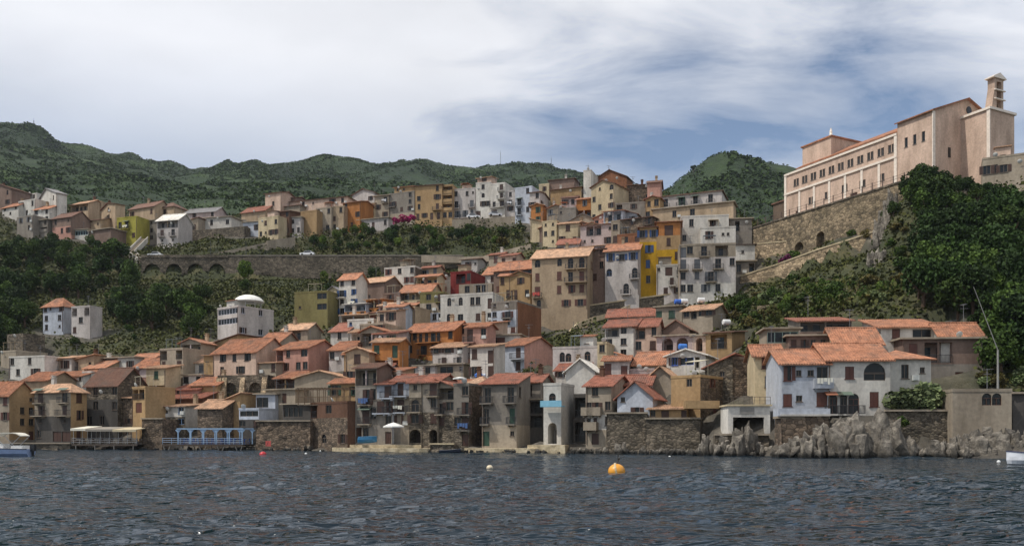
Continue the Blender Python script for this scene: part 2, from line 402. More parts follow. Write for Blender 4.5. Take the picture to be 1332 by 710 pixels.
FOOT = []      # (cx, cy, hx, hy, rot, zbase) of everything that stands on the slope
class Face:
    """one wall face; openings are cut through it and get reveals"""
    def __init__(s, p0, dv, nv, L): s.p0, s.d, s.n, s.L = Vector(p0), Vector(dv), Vector(nv), L
    def pt(s, u, z, inn=0.0): q = s.p0 + s.d * u - s.n * inn; return (q.x, q.y, z)
def quantize(v): return round(v * 10) / 10
def face_rows(face, zb, zt, rows, walls, cols, root, sh, bal, hcode, frame_c):
    nr = len(rows); hb = (zt - zb) / nr; rz = math.atan2(face.d.y, face.d.x)
    for ri, row in enumerate(rows):
        z1 = zt - ri * hb; z0 = z1 - hb; mb = walls[cols[min(ri, len(cols) - 1)]]
        ops = []; n = max(1, len(row)); cw = face.L / n; i = 0
        while i < n:
            ch = row[i] if row else '.'
            j = i
            if ch in 'lvDH':
                while j + 1 < n and row[j + 1] == ch: j += 1
            uc = (i + j + 1) / 2 * cw; span = (j - i + 1) * cw
            if ch != '.':
                jit = rnd.uniform(-.03, .03) * min(cw, 1.5)
                alone = (i == 0 or row[i - 1] == '.') + (j == n - 1 or row[min(j + 1, n - 1)] == '.')
                lim = min(cw * (.72 + .4 * alone), 2 * min(uc, face.L - uc) - .1)
                if ch in 'wsoab': kw_ = rnd.choice((.85, .95, 1.0, 1.1)); w = min((1.05 if ch != 'b' else .65) * kw_, lim); h = min((1.55 if ch != 'b' else .7) * rnd.choice((.9, 1.0, 1.0, 1.12)), hb * .6); zo = z0 + hb * (.30 if ch != 'b' else .48)
                elif ch in 'dA': w = min(1.15, lim); h = min(2.3, hb * .8); zo = z0 + .05 * hb
                elif ch == 'D': w = span; h = min(2.15, hb * .78); zo = z0 + .05 * hb
                elif ch == 'g': w = min(1.9, lim); h = min(2.3, hb * .8); zo = z0 + .01
                elif ch == 'e': w = min(1.0, lim); h = min(2.1, hb * .78); zo = z0 + .01
                elif ch == 'h': w = min(2.6, lim); h = min(2.9, hb * .9); zo = z0 + .01
                elif ch == 'q': w = min(2.4, 2 * min(uc, face.L - uc) - .1); h = min(2.0, hb * .62); zo = z0 + .24 * hb
                elif ch == 'l': w = span - min(.5, cw * .2); h = hb * .8; zo = z0 + .06 * hb
                elif ch == 'v': w = span - min(.4, cw * .2); h = hb * .56; zo = z0 + .3 * hb
                if ch == 'D':
                    for q in range(i, j + 1):
                        w2 = max(.5, quantize(min(1.05, cw * .6))); ops.append(('D', (q + .5) * cw, w2, zo, max(.6, quantize(h))))
                    ops.append(('B', uc, span, zo, 0))
                else:
                    ops.append((ch, uc + (jit if ch not in 'lvhg' else 0), max(.4, quantize(w)), zo, max(.5, quantize(h))))
            i = j + 1
        # cut cells
        real = [o for o in ops if o[0] != 'B']
        us = sorted({0.0, face.L} | {o[1] + sg * o[2] / 2 for o in real for sg in (-1, 1)}); zs = sorted({z0, z1} | {v for o in real for v in (o[3], min(z1 - .02, o[3] + o[4]))})
        us = [u for u in us if -1e-6 <= u <= face.L + 1e-6]
        for a, b in zip(us, us[1:]):
            for c, d in zip(zs, zs[1:]):
                um, zm = (a + b) / 2, (c + d) / 2
                if any(abs(um - o[1]) < o[2] / 2 and o[3] < zm < o[3] + o[4] for o in real): continue
                mb.quad(face.pt(a, c), face.pt(b, c), face.pt(b, d), face.pt(a, d))
        for ch, uc, w, zo, h in ops:
            if ch == 'B':
                L = quantize(w); o = link('balcony', m_slab(L, 1.0, hcode), root, face.pt(uc, zo - .02), rz); link('railing' if bal == 'r' else 'parapet', m_rail(L, 1.0, bal, hcode), o); continue
            h = min(h, z1 - .02 - zo); u0, u1 = uc - w / 2, uc + w / 2; arch = ch in 'aAhq'
            dp = {'l': 1.5, 'h': 2.5}.get(ch, .22)
            top = zo + h
            if arch:
                ap = arcpts(w, h, 8)
                for k in range(8):
                    (xa, za), (xb, zb2) = ap[k], ap[k + 1]; mb.quad(face.pt(uc + xa, zo + za, dp), face.pt(uc + xa, zo + za), face.pt(uc + xb, zo + zb2), face.pt(uc + xb, zo + zb2, dp))
                for sgn, rng_ in ((1, range(0, 4)), (-1, range(4, 8))):
                    corner = face.pt(uc + sgn * w / 2, top)
                    for k in rng_:
                        (xa, za), (xb, zb2) = ap[k], ap[k + 1]; mb.quad(face.pt(uc + xa, zo + za), corner, face.pt(uc + xb, zo + zb2))
                spz = zo + ap[0][1]
            else: spz = top; mb.quad(face.pt(u0, top), face.pt(u1, top), face.pt(u1, top, dp), face.pt(u0, top, dp))
            mb.quad(face.pt(u0, zo), face.pt(u0, spz), face.pt(u0, spz, dp), face.pt(u0, zo, dp)); mb.quad(face.pt(u1, spz), face.pt(u1, zo), face.pt(u1, zo, dp), face.pt(u1, spz, dp))
            mb.quad(face.pt(u1, zo), face.pt(u0, zo), face.pt(u0, zo, dp), face.pt(u1, zo, dp))
            base = face.pt(uc, zo)
            if ch in 'lh':
                mb.quad(face.pt(u0, zo, dp), face.pt(u1, zo, dp), face.pt(u1, top, dp), face.pt(u0, top, dp))
                if ch == 'l':
                    q = link('railing' if bal == 'r' else 'parapet', m_rail(quantize(w) - .06, .14, bal, hcode), root, base, rz)
                    k = max(1, int(w / 1.6))
                    for t in range(k): link('loggia_door', m_pane(.9, quantize(min(2.0, h * .85)), False), root, face.pt(u0 + w * (t + .5) / k, zo + .002, dp - .22), rz)
                    if w > 3.2: link('post', shared(('post', quantize(h)), lambda: MB().box(-.1, .1, 0, .2, 0, h - .002).mesh('post', plaster(hcode))), root, base, rz)
                else:
                    link('door', shared(('ddoor', quantize(w * .8), quantize(h * .7)), lambda: MB().box(-w * .35, w * .35, 0, .06, 0, h * .66).mesh('door', paint(70, 54, 44))), root, face.pt(uc, zo, dp - .07), rz)
                continue
            shc = SHC[sh]
            if ch in 'ge':
                c = shc
                d = link('door', shared(('gd', w, h, c), lambda: MB().box(-w / 2, w / 2, .12, .18, 0, h).box(-w / 2 + .1, -.04, .10, .119, .12, h - .12).box(.04, w / 2 - .1, .10, .119, .12, h - .12).mesh('door', paint(*c))), root, base, rz)
                continue
            if ch == 'v':
                k = max(2, int(w / .9)); fr = MB(); fc = frame_c
                def fv():
                    m = MB()
                    for t in range(k + 1): x = -w / 2 + w * t / k; m.box(x - .04 + (.04 if t == 0 else 0) - (.04 if t == k else 0), x + .04 + (.04 if t == 0 else 0) - (.04 if t == k else 0), .08, .15, .06, h - .06)
                    m.box(-w / 2, w / 2, .08, .15, 0, .06); m.box(-w / 2, w / 2, .08, .15, h - .06, h); return m.mesh('window_frame', paint(*fc))
                o = link('window', shared(('vf', w, h, fc), fv), root, base, rz); link('pane', m_pane(w, h, False), o); continue
            closed = ch == 's' or (ch in 'dDA' and rnd.random() < .45) or (ch == 'a' and rnd.random() < .4)
            o = link('balcony_door' if ch in 'dDA' else 'window', m_frame(w, h, shc if closed else frame_c, arch, w > .55), root, base, rz)
            link('pane', m_pane(w, h, arch), o)
            sw = w / 2 - .04; shh = h - (w / 2 if arch else 0) - .08
            if closed and not arch:
                ajar = rnd.random() < .28
                for x in (-w / 2 + .03, .01): link('shutter', m_shutter(sw, shh, shc), o, (x, .03, .04) if not (ajar and x > 0) else (w / 2 + .03, -.06, .04))
            elif (ch == 'o' or (ch in 'dw' and rnd.random() < .3)) and not arch:
                for x in (-w / 2 - sw - .03, w / 2 + .03): link('shutter', m_shutter(sw, shh, shc), o, (x, -.06, .04))
            if ch in 'dA':
                L = quantize(w + .9); b = link('balcony', m_slab(L, .8, hcode), root, face.pt(uc, zo - .02), rz); link('railing' if bal == 'r' else 'parapet', m_rail(L, .8, bal, hcode), b)
                if rnd.random() < .13: link('awning', shared(('awn', L), lambda: MB().prism([(-L / 2, -.002, 2.5), (L / 2, -.002, 2.5), (L / 2, -.9, 2.1), (-L / 2, -.9, 2.1)], (0, 0, .05)).mesh('awning', paint(*rnd.choice(((200, 190, 166), (150, 96, 70), (96, 110, 96))), .8))), b)
                if rnd.random() < .22: link('laundry', m_laundry(rnd.randrange(8)), b, (0, -.72, .98))
            elif ch == 'w' and rnd.random() < .10: link('air_conditioner', m_ac(), root, face.pt(min(face.L - .5, u1 + .7), zo - .2), rz)

def slope(mb, eL, eR, rR, rL, ribs, th=.13):
    eL, eR, rR, rL = map(Vector, (eL, eR, rR, rL)); dn = Vector((0, 0, -th))
    tri = (rR - rL).length < 1e-4
    top = [eL, eR, rR] if tri else [eL, eR, rR, rL]
    mb.prism([p + dn for p in top], (0, 0, th))
    if ribs and not tri:
        n = max(2, int((eR - eL).length / .3)); nr = (eR - eL).cross(rL - eL).normalized()
        if nr.z < 0: nr = -nr
        for i in range(n):
            t = (i + .5) / n; a = eL.lerp(eR, t); b = rL.lerp(rR, t); u = (eR - eL).normalized() * .1
            mb.quad(a - u, a + nr * .07, b + nr * .07, b - u); mb.quad(a + nr * .07, a + u, b + u, b + nr * .07); mb.quad(a - u, a + u, a + nr * .07)
COUNT = {}
def house(x0, x1, yt, yb, front, c='W', roof='flat', rc='t', label=None, xs=None, side='', d=7.0, a=None, D=None, sh='n', name='house', cat='house',
          yr=None, rise=None, bal='r', down=5.0, ov=.45, fr=(104, 90, 78), hc=None, ex='', group=None, sc=None):
    cxp = (x0 + x1) / 2; D = D or dmap(cxp, yb); u = lambda x: (x - CX) / FPX
    cands = [a] if a is not None else ([20, 28, 36, 44] if xs is not None else [rnd.choice((14, 18, 22, 25)) if cxp < 950 else rnd.choice((4, 8, 12))])
    for aa in cands:
        ca, sa = math.cos(R(aa)), math.sin(R(aa)); Xc = u(cxp) * D
        t0 = (u(x0) * D - Xc) / (ca + u(x0) * sa); t1 = (u(x1) * D - Xc) / (ca + u(x1) * sa); W = t1 - t0
        dep = d; left = False
        if xs is not None:
            left = xs < x0; t = t0 if left else t1; rx, ry = Xc + t * ca, D - t * sa; den = sa - u(xs) * ca
            dep = (u(xs) * ry - rx) / den if abs(den) > .03 else 99
            if 2.5 <= dep <= 11: break
    dep = max(3.0, min(12.0, dep))
    tm = (t0 + t1) / 2; ox, oy = Xc + tm * ca, D - tm * sa
    zb, zt = zat(yb, D), zat(yt, D); H = zt - zb
    root = empty(name, (ox, oy, zb), -R(aa)); tag(root, label, cat, group)
    cols = c.split('/'); hcode = hc or cols[0]
    walls = {k: MB() for k in cols + ([sc] if sc else [])}
    front_f = Face((-W / 2, 0, 0), (1, 0, 0), (0, -1, 0), W); right_f = Face((W / 2, 0, 0), (0, 1, 0), (1, 0, 0), dep); left_f = Face((-W / 2, dep, 0), (0, -1, 0), (-1, 0, 0), dep)
    fr_rows = front.split('/'); n = len(fr_rows); srows = (side.split('/') if side else ['.']); srows = srows if len(srows) > 1 or n == 1 else srows
    rr = srows if xs is not None and not left else ['.']; lr = srows if left else ['.']
    face_rows(front_f, 0, H, fr_rows, walls, cols, root, sh, bal, hcode, fr)
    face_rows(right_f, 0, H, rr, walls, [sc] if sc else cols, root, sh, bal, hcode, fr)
    face_rows(left_f, 0, H, lr, walls, cols, root, sh, bal, hcode, fr)
    mb = walls[cols[0]]; ml = walls[cols[-1]]
    mb.quad((W / 2, dep, 0), (-W / 2, dep, 0), (-W / 2, dep, H), (W / 2, dep, H)); mb.quad((-W / 2, 0, H - .005), (W / 2, 0, H - .005), (W / 2, dep, H - .005), (-W / 2, dep, H - .005))
    for p, q in (((-W / 2, 0), (W / 2, 0)), ((W / 2, 0), (W / 2, dep)), ((W / 2, dep), (-W / 2, dep)), ((-W / 2, dep), (-W / 2, 0))):
        ml.quad((p[0], p[1], -down), (q[0], q[1], -down), (q[0], q[1], 0), (p[0], p[1], 0))
    # roof
    rmb = MB(); ribs = D < 165; pitched = roof not in ('flat', 'deck', 'none')
    x0_, x1_, y0_, y1_ = -W / 2 - ov, W / 2 + ov, -ov, dep + ov
    if pitched:
        run = {'gx': dep / 2, 'hip': dep / 2, 'sf': dep, 'gy': 0, 'sl': dep / 2, 'sr': dep / 2}[roof]
        rs = rise if rise is not None else ((zat(yr, D + run * ca) - zt) if yr is not None else {'gx': .17 * dep, 'hip': .17 * min(dep, W), 'sf': .2 * dep, 'gy': .17 * W, 'sl': .2 * W, 'sr': .2 * W}[roof])
        rs = max(.4, min(rs, 4.5)); k = rs / {'gx': dep / 2, 'hip': dep / 2, 'sf': dep, 'gy': W / 2, 'sl': W, 'sr': W}[roof]; ze = H - k * ov + .05; zr = H + rs + .05
        if roof == 'gx':
            ym = dep / 2; slope(rmb, (x0_, y0_, ze), (x1_, y0_, ze), (x1_, ym, zr), (x0_, ym, zr), ribs); slope(rmb, (x1_, y1_, ze), (x0_, y1_, ze), (x0_, ym, zr), (x1_, ym, zr), False)
            for s in (-1, 1): (walls[sc] if sc and s > 0 else mb).quad((s * W / 2, 0, H), (s * W / 2, dep, H), (s * W / 2, ym, H + rs - .1))
            rmb.tube((x0_, ym, zr), (x1_, ym, zr), .13, k=6)
        elif roof == 'gy':
            slope(rmb, (x0_, y1_, ze), (x0_, y0_, ze), (0, y0_, zr), (0, y1_, zr), ribs); slope(rmb, (x1_, y0_, ze), (x1_, y1_, ze), (0, y1_, zr), (0, y0_, zr), ribs)
            for y in (0, dep): mb.quad((-W / 2, y, H), (W / 2, y, H), (0, y, H + rs - .1))
            rmb.tube((0, y0_, zr), (0, y1_, zr), .13, k=6)
        elif roof == 'sf':
            slope(rmb, (x0_, y0_, ze), (x1_, y0_, ze), (x1_, y1_, zr), (x0_, y1_, zr), ribs); zk = H + rs - .12
            for s in (-1, 1): mb.quad((s * W / 2, 0, H), (s * W / 2, dep, H), (s * W / 2, dep, zk))
            mb.quad((-W / 2, dep, H), (W / 2, dep, H), (W / 2, dep, zk), (-W / 2, dep, zk))
        elif roof in ('sl', 'sr'):
            s = 1 if roof == 'sl' else -1; xl, xh = -s * (W / 2 + ov), s * (W / 2 + ov)
            slope(rmb, (xl, y1_ if s > 0 else y0_, ze), (xl, y0_ if s > 0 else y1_, ze), (xh, y0_ if s > 0 else y1_, zr), (xh, y1_ if s > 0 else y0_, zr), ribs); zk = H + rs - .12
            for y in (0, dep): mb.quad((-s * W / 2, y, H), (s * W / 2, y, H), (s * W / 2, y, zk))
            mb.quad((s * W / 2, 0, H), (s * W / 2, dep, H), (s * W / 2, dep, zk), (s * W / 2, 0, zk))
        else:
            ym = dep / 2; hx = max(.05, W / 2 - dep / 2); m_ = min(hx, W / 2)
            if W < dep: hx = .05
            slope(rmb, (x0_, y0_, ze), (x1_, y0_, ze), (hx, ym, zr), (-hx, ym, zr), False); slope(rmb, (x1_, y1_, ze), (x0_, y1_, ze), (-hx, ym, zr), (hx, ym, zr), False)
            slope(rmb, (x0_, y1_, ze), (x0_, y0_, ze), (-hx, ym, zr), (-hx, ym, zr), False); slope(rmb, (x1_, y0_, ze), (x1_, y1_, ze), (hx, ym, zr), (hx, ym, zr), False)
        ro = build(rmb, 'roof', tile(rc), root)
        topz = lambda y: zr if roof != 'sf' else H + rs * y / dep
        if rnd.random() < .25 or 'c' in ex: link('chimney', m_chimney(rnd.choice(('B', 'W', 'K'))), ro, (rnd.uniform(-.3, .3) * W, dep * rnd.uniform(.45, .6), zr + .1))
        if rnd.random() < .4 or 't' in ex: link('antenna', m_antenna(), ro, (rnd.uniform(-.35, .35) * W, dep * .5, zr), rnd.uniform(0, 3))
    elif roof == 'flat':
        t = .22; ph = .55
        for q in ((-W / 2 - .05, W / 2 + .05, -.05, t), (-W / 2 - .05, W / 2 + .05, dep - t, dep + .05), (-W / 2 - .05, -W / 2 + t, t, dep - t), (W / 2 - t, W / 2 + .05, t, dep - t)): rmb.box(*q, H - .12, H + ph * .4)
        ro = build(rmb, 'parapet', plaster(cols[0]), root)
        f2 = MB().box(-W / 2 + t, W / 2 - t, t, dep - t, H - .1, H + .02); build(f2, 'roof', tile('g'), root)
        if rnd.random() < .5 or 't' in ex: link('antenna', m_antenna(), ro, (rnd.uniform(-.35, .35) * W, dep * .4, H + .2), rnd.uniform(0, 3))
        if rnd.random() < .3 and W > 5 and dep > 5:
            x = rnd.uniform(-.25, .25) * W; rw, rh = rnd.uniform(1.8, 2.8), rnd.uniform(1.7, 2.3); rm = build(MB().box(x - rw / 2, x + rw / 2, 1.4, 4.2, H + .02, H + rh), 'rooftop_room', plaster(rnd.choice(('W', 'Z', 'B', 'PK'))), root)
            q = MB(); slope(q, (x - rw / 2 - .2, 1.1, H + rh), (x + rw / 2 + .2, 1.1, H + rh), (x + rw / 2 + .2, 4.4, H + rh + .6), (x - rw / 2 - .2, 4.4, H + rh + .6), ribs); build(q, 'rooftop_room_roof', tile(rnd.choice('tbe')), rm)
            link('window', m_frame(.7, .9, fr, False, True), rm, (x, 1.38, H + .75)); 
        if rnd.random() < .35 and W > 4:
            x = rnd.uniform(-.3, .3) * W; aw = rnd.uniform(1.6, 2.6); c_ = rnd.choice(((196, 186, 160), (170, 150, 120), (120, 130, 140), (186, 120, 84)))
            q = MB(); q.prism([(x - aw / 2, .4, H + 1.9), (x + aw / 2, .4, H + 1.9), (x + aw / 2, 3.0, H + 2.3), (x - aw / 2, 3.0, H + 2.3)], (0, 0, .06))
            for sx in (-1, 1):
                for sy in (.5, 2.9): q.tube((x + sx * (aw / 2 - .1), sy, H), (x + sx * (aw / 2 - .1), sy, H + 1.92 + (sy - .5) * .15), .04, k=5)
            build(q, 'roof_shelter', paint(*c_, .8), root)
        if rnd.random() < .3: link('satellite_dish', m_dish(), ro, (rnd.uniform(-.4, .4) * W, .3, H + .2), rnd.uniform(-.6, .6))
    elif roof == 'deck':
        rmb.box(x0_, x1_, y0_, y1_, H, H + .22); ro = build(rmb, 'roof', plaster('Z'), root)
        if rnd.random() < .6 or 't' in ex: link('antenna', m_antenna(), ro, (rnd.uniform(-.35, .35) * W, dep * .4, H + .4), rnd.uniform(0, 3))
    for k in list(walls):
        if walls[k].f: build(walls[k], 'wall', stone(k, 1.9) if k in ('X', 'A') else plaster(k), root); walls[k] = MB()
    if H > 4 and rnd.random() < .6 and W > 3: link('drainpipe', m_pipe(round(H * 2) / 2 - .3), root, (rnd.choice((-1, 1)) * (W / 2 - .15), 0, 0))
    if rnd.random() < .2 and W > 4: link('satellite_dish', m_dish(), root, (rnd.uniform(-.3, .3) * W, 0, H * .8))
    FOOT.append((ox + sa * dep / 2, oy + ca * dep / 2, W / 2, dep / 2, aa, zb))
    return root, W, dep, H, D
# ------------------------------------------------------------------ the town: (photo columns x0, x1, eave row, base row, openings per storey from the top)
h = house
# upper town, west end
h(-16, 15, 247, 270, 'w.a/..w', 'M', 'gy', 'b', 'brown gabled house at the far end of the upper town')
h(3, 24, 269, 281, 'w.w/.w.', 'W', 'gx', 't', 'small white house with bright orange roof at the end of upper town', yr=264)
h(24, 46, 261, 283, 'w.w/sw.', 'W', 'flat', 'g', 'tall white flat-roofed house between two orange roofs in upper town')
h(33, 48, 253, 261, '.w', 'W', 'flat', 'g', 'white rooftop room with one dark window above upper town houses', d=4)
h(44, 64, 272, 290, 'w.w/.ww', 'W', 'gx', 't', 'white house with orange front roof and two window rows, upper town', yr=268)
h(48, 74, 258, 277, '..w/.w.', 'W', 'gy', 'g', 'big pale gabled house behind the small orange roofs of upper town', xs=77)
h(22, 43, 282, 303, 'ww/.w', 'G', 'flat', 'g', 'grey unplastered house at the edge of the wooded slope', sh='y')
h(44, 62, 287, 303, 'w.w/ll', 'G', 'deck', 'g', 'low grey house with open ground floor above the trees', bal='p')
h(68, 93, 283, 307, 'w.b/.ww', 'M/P', 'gx', 'b', 'brown and faded pink house above the wooded slope', yr=277)
h(92, 115, 265, 286, 'lll/.w.', 'B', 'gx', 'e', 'beige house with a deep dark top loggia in upper town', yr=262)
h(115, 132, 263, 281, '...', 'B', 'flat', 'g', 'windowless beige block beside the dark loggia house')
h(132, 150, 269, 296, 'w/d/d', 'B', 'gy', 'b', 'narrow beige house with three stacked doors, upper town', xs=157, rise=1.2)
h(95, 131, 287, 300, '.w..b', 'B', 'sf', 'b', 'low beige house under the loggia house', yr=284)
h(94, 115, 299, 309, 'vvv', 'W', 'deck', 'w', 'glazed veranda with a thin white roof above the trees', fr=(160, 190, 190), d=4)
h(116, 144, 299, 316, 'b..', 'M', 'deck', 'g', 'plain brown terrace building at the top of the wooded slope')
h(152, 178, 283, 314, 'dd./e.s', 'YG', 'flat', 'g', 'bright yellow-green two-storey house near the zigzag stair', sh='n')
h(168, 201, 270, 284, 'w..s', 'B', 'gx', 'b', 'long beige house with brown roof behind the yellow-green house', yr=264)
h(201, 226, 269, 283, '.w.', 'B', 'hip', 'b', 'beige house with brown hip roof at the skyline of the wood', yr=264)
h(190, 204, 287, 314, 'b/w/w', 'G', 'deck', 'g', 'narrow grey house squeezed beside the yellow-green house', sh='y')
h(204, 232, 286, 319, 'lll/dd/bb', 'LW', 'gx', 'w', 'white house with dark top loggia over the viaduct', yr=279)
h(232, 258, 290, 303, '.w', 'Z', 'sl', 'b', 'small shed-roofed house over the road viaduct', rise=1.6)
h(240, 280, 276, 285, '.s..w', 'V', 'gx', 'g', 'pale house with grey roof behind the long white house', yr=271)
h(240, 301, 284, 297, '.w.w.w', 'W', 'deck', 'g', 'long low white house with three square windows over the road')
h(250, 318, 297, 306, '.....', 'X', 'none', 'g', 'low stone terrace wall building under the long white house', d=3)
h(314, 345, 275, 284, '...', 'B', 'gx', 'r', 'low house with a long pinkish red roof in the upper town', yr=269)
h(345, 366, 251, 280, '.../.w./...', 'PK', 'gx', 'b', 'tall plain beige tower house with one small window', rise=.9)
h(366, 384, 258, 272, 'b.', 'M', 'gx', 'b', 'small brown rooftop house beside the tall beige tower house', rise=1.0)
h(376, 452, 259, 281, '.wb.ww/ww.w.w', 'PK', 'hip', 'b', 'large beige house with wide shallow hip roof, upper town', rise=1.2, d=10)
h(361, 390, 268, 280, 'w..', 'Z', 'hip', 'b', 'low house with pale hip roof in front of the large hip-roofed house', rise=.9)
h(316, 337, 289, 304, 'w.w', 'U', 'deck', 'g', 'blue-grey low house beside the ramp of the upper town')
h(336, 362, 283, 310, '.s.w/wbww', 'C', 'flat', 'g', 'cream house with small lower windows at the head of the ramp')
h(362, 377, 275, 306, '.w/s./.w', 'K', 'sf', 'b', 'narrow reddish brown house between the cream and white houses', rise=1)
h(377, 392, 283, 306, 'a./ww', 'LW', 'deck', 'g', 'small whitish house with arched window, upper town')
h(391, 412, 275, 305, '.../...', 'T', 'flat', 'g', 'blank tan block above the planted bank')
h(411, 431, 271, 302, 'w.w/s./.d', 'Z', 'flat', 'g', 'grey-white house beside the blank tan block')
h(430, 448, 269, 301, '.w/s./w.', 'B', 'flat', 'g', 'tall beige house beside the orange-yellow house, upper town')
h(446, 469, 263, 298, 'w../..w/.e.', 'O', 'gx', 't', 'orange-yellow house with terracotta eaves above the planted bank', rise=.8)
h(458, 487, 252, 266, '..w', 'LW', 'gy', 'b', 'lilac-white gabled house at the top of the upper town', rise=1.6)
h(468, 488, 266, 285, 'vv/.s', 'C', 'deck', 'g', 'cream house with a wide glazed upper window')
h(487, 506, 255, 285, '.d/w./.w', 'Z', 'deck', 'w', 'grey-beige house beside the pink bougainvillea', ex='t')
h(466, 505, 285, 298, 'w.e.w', 'LW', 'deck', 'g', 'whitish ground-floor building below the pink bougainvillea', d=3.5)
h(506, 539, 251, 286, '..w/d.w/.sw/...', 'G/G/G/Z', 'flat', 'g', 'plain grey four-storey house behind the pink bougainvillea', xs=None)
h(513, 538, 243, 252, 'bb.', 'T', 'gx', 't', 'small tan rooftop house on the grey four-storey house', rise=.7, D=272)
h(539, 575, 241, 286, '..w/w.w/w.D/ewee', 'T', 'gx', 'b', 'tall ochre apartment house with brown eaves, upper town', rise=.6, d=9)
h(575, 589, 241, 286, 'll/ll/ll/ww', 'T', 'flat', 'b', 'narrow ochre house with stacked dark loggias', bal='p')
h(589, 619, 246, 284, 'w.wb/d.d/dds', 'LW', 'flat', 'g', 'bluish white house with two balconies, upper town', sh='y')
h(619, 638, 238, 283, '.w./.a./.ww/g..', 'W', 'flat', 'g', 'tallest white house of the upper town with wide arched window')
h(621, 639, 231, 238, '.w.', 'PK', 'sf', 'e', 'small pinkish penthouse on the tallest white house', rise=.5, d=4, D=263.5)
h(638, 657, 239, 281, '.d/.D/DD/g.', 'W', 'flat', 'g', 'white house with stacked balconies beside the tallest white house')
h(658, 670, 249, 277, 'w/d/w', 'LW', 'flat', 'g', 'narrow white house recessed between taller white houses')
h(670, 692, 244, 280, '.w/d./dw', 'U', 'flat', 'g', 'pale blue-white house at the end of the white terrace', sh='y')
# the crown of the town
h(689, 702, 250, 285, '.w/w./ww', 'LW', 'gx', 'b', 'greyish white corner house at the edge of the old crown', xs=714, side='../w./../..', rise=.7)
h(701, 714, 240, 252, 's', 'C', 'flat', 'e', 'small cream rooftop room at the edge of the old crown', d=4)
h(714, 747, 233, 246, '....', 'M', 'hip', 'b', 'mauve windowless block crowning the town', rise=.8, D=262)
h(716, 756, 245, 274, '..../...w/....', 'T', 'gx', 'b', 'broad blank tan house in the old crown', rise=.7, D=252)
h(690, 705, 288, 311, '../..', 'C', 'sr', 'e', 'cream windowless wall house above the green bank', rise=1)
h(705, 724, 288, 321, 'bb/ww/.b', 'C', 'flat', 'g', 'roofless cream ruin with small windows above the green bank')
h(726, 749, 271, 296, 'b../...', 'G', 'flat', 'g', 'grey blank house below the broad tan house')
h(739, 777, 287, 298, '.ww..', 'Z', 'gy', 'g', 'low whitish gabled house in the old crown', rise=1.9)
h(759, 769, 222, 275, './/b', 'W', 'flat', 'g', 'tall narrow sunlit white wall of an old tower', xs=779, D=250)
h(771, 815, 232, 246, '....', 'BO', 'gy', 'b', 'large orange-brown gable rising behind the tan gabled house', rise=2.6, D=256)
h(769, 799, 241, 287, '.b.a/w..w/.w.w/w...', 'C', 'gy', 'b', 'tan cream gabled house with arched window in the old crown', xs=818, side='.../...', rise=1.4)
h(816, 848, 240, 264, '.../..w', 'A', 'gx', 'b', 'broad brown stone house behind the grey terrace house', rise=.9)
h(842, 859, 237, 262, '../...', 'P', 'gx', 'b', 'pinkish gable end beside the long brown-roofed house', rise=1.3)
h(852, 939, 252, 268, '.d.d.d.d.', 'LW', 'hip', 'b', 'long house with a row of dark doors under a brown roof', rise=1.3, d=9, sh='g')
h(849, 954, 268, 285, '..w.w....', 'B', 'deck', 'g', 'beige terrace base with balustrade under the long brown-roofed house', d=5)
h(801, 848, 264, 286, 'l.w.w/.w..w', 'G', 'flat', 'g', 'grey stone house with terrace below the brown stone house')
h(805, 848, 284, 306, '.s.d/b.w.', 'A', 'sf', 'b', 'brown house below the grey stone terrace house', rise=.8)
h(803, 833, 305, 321, '.w.g', 'BO', 'flat', 'g', 'orange-brown low house above the blue-shuttered houses')
h(755, 797, 292, 322, '.lll.b/bb.w', 'V', 'sf', 'b', 'lilac-beige house with a wide dark loggia', rise=.8)
h(795, 806, 288, 320, 'w/s', 'Z', 'flat', 'g', 'narrow grey-beige house beside the lilac-beige house')
h(725, 752, 317, 334, 'w..g', 'LW', 'gx', 'r', 'small white house with red roof above the big beige palazzo', yr=311)
h(751, 790, 320, 336, 'w.w', 'V', 'sf', 'e', 'pale low house behind the big beige palazzo roof', rise=.8)
h(787, 831, 325, 384, 'ooo/a..A/..A.', 'LW', 'gx', 't', 'white house with blue shutters, arched doors and orange roof', sh='b', yr=317)
h(769, 787, 324, 384, '.s/.w/s./..', 'M', 'sf', 'b', 'mauve-brown recessed house beside the big beige palazzo', rise=.8)
h(692, 764, 334, 404, 'a.aAA/s.sDD/d.sss/a.ww', 'B', 'gx', 'e', 'big beige palazzo with arched windows and white pilaster', xs=776, side='s/./../..', yr=324, sh='r', a=16, d=9)
h(642, 692, 350, 384, 'b.vvv/s.d.', 'M', 'gx', 't', 'mauve-brown house with terracotta roof beside the big palazzo', yr=340, sh='r')
h(586, 613, 354, 385, '.lls/..ll', 'R', 'flat', 'g', 'crimson red house high in the middle of the town', xs=631, sh='k')
h(629, 645, 356, 371, '.s', 'W', 'gx', 't', 'small white house with orange roof beside the crimson house', yr=347)
h(600, 621, 337, 352, '.s.b', 'LW', 'gx', 'b', 'grey-white house with flat brown eaves below the road wall', xs=632, rise=.6)
h(832, 854, 295, 374, 'o.o/.s./.s./.w.', 'T/Y/Y/Y', 'gx', 'b', 'tall bright yellow house with blue upper shutters', sh='b', rise=.5, a=10)
h(854, 886, 288, 343, '.g./.s./..s', 'O/T/Y', 'gx', 't', 'tall ochre and yellow house with orange tile roof', rise=.7, a=10, bal='r')
h(886, 948, 281, 318, '.w..s../w..s..b', 'W', 'flat', 'g', 'white stepped block with brown shutters high in the town', a=8)
h(911, 957, 296, 316, '.s..bb.', 'W', 'flat', 'g', 'white lower step of the white block with small windows', a=8, D=193)
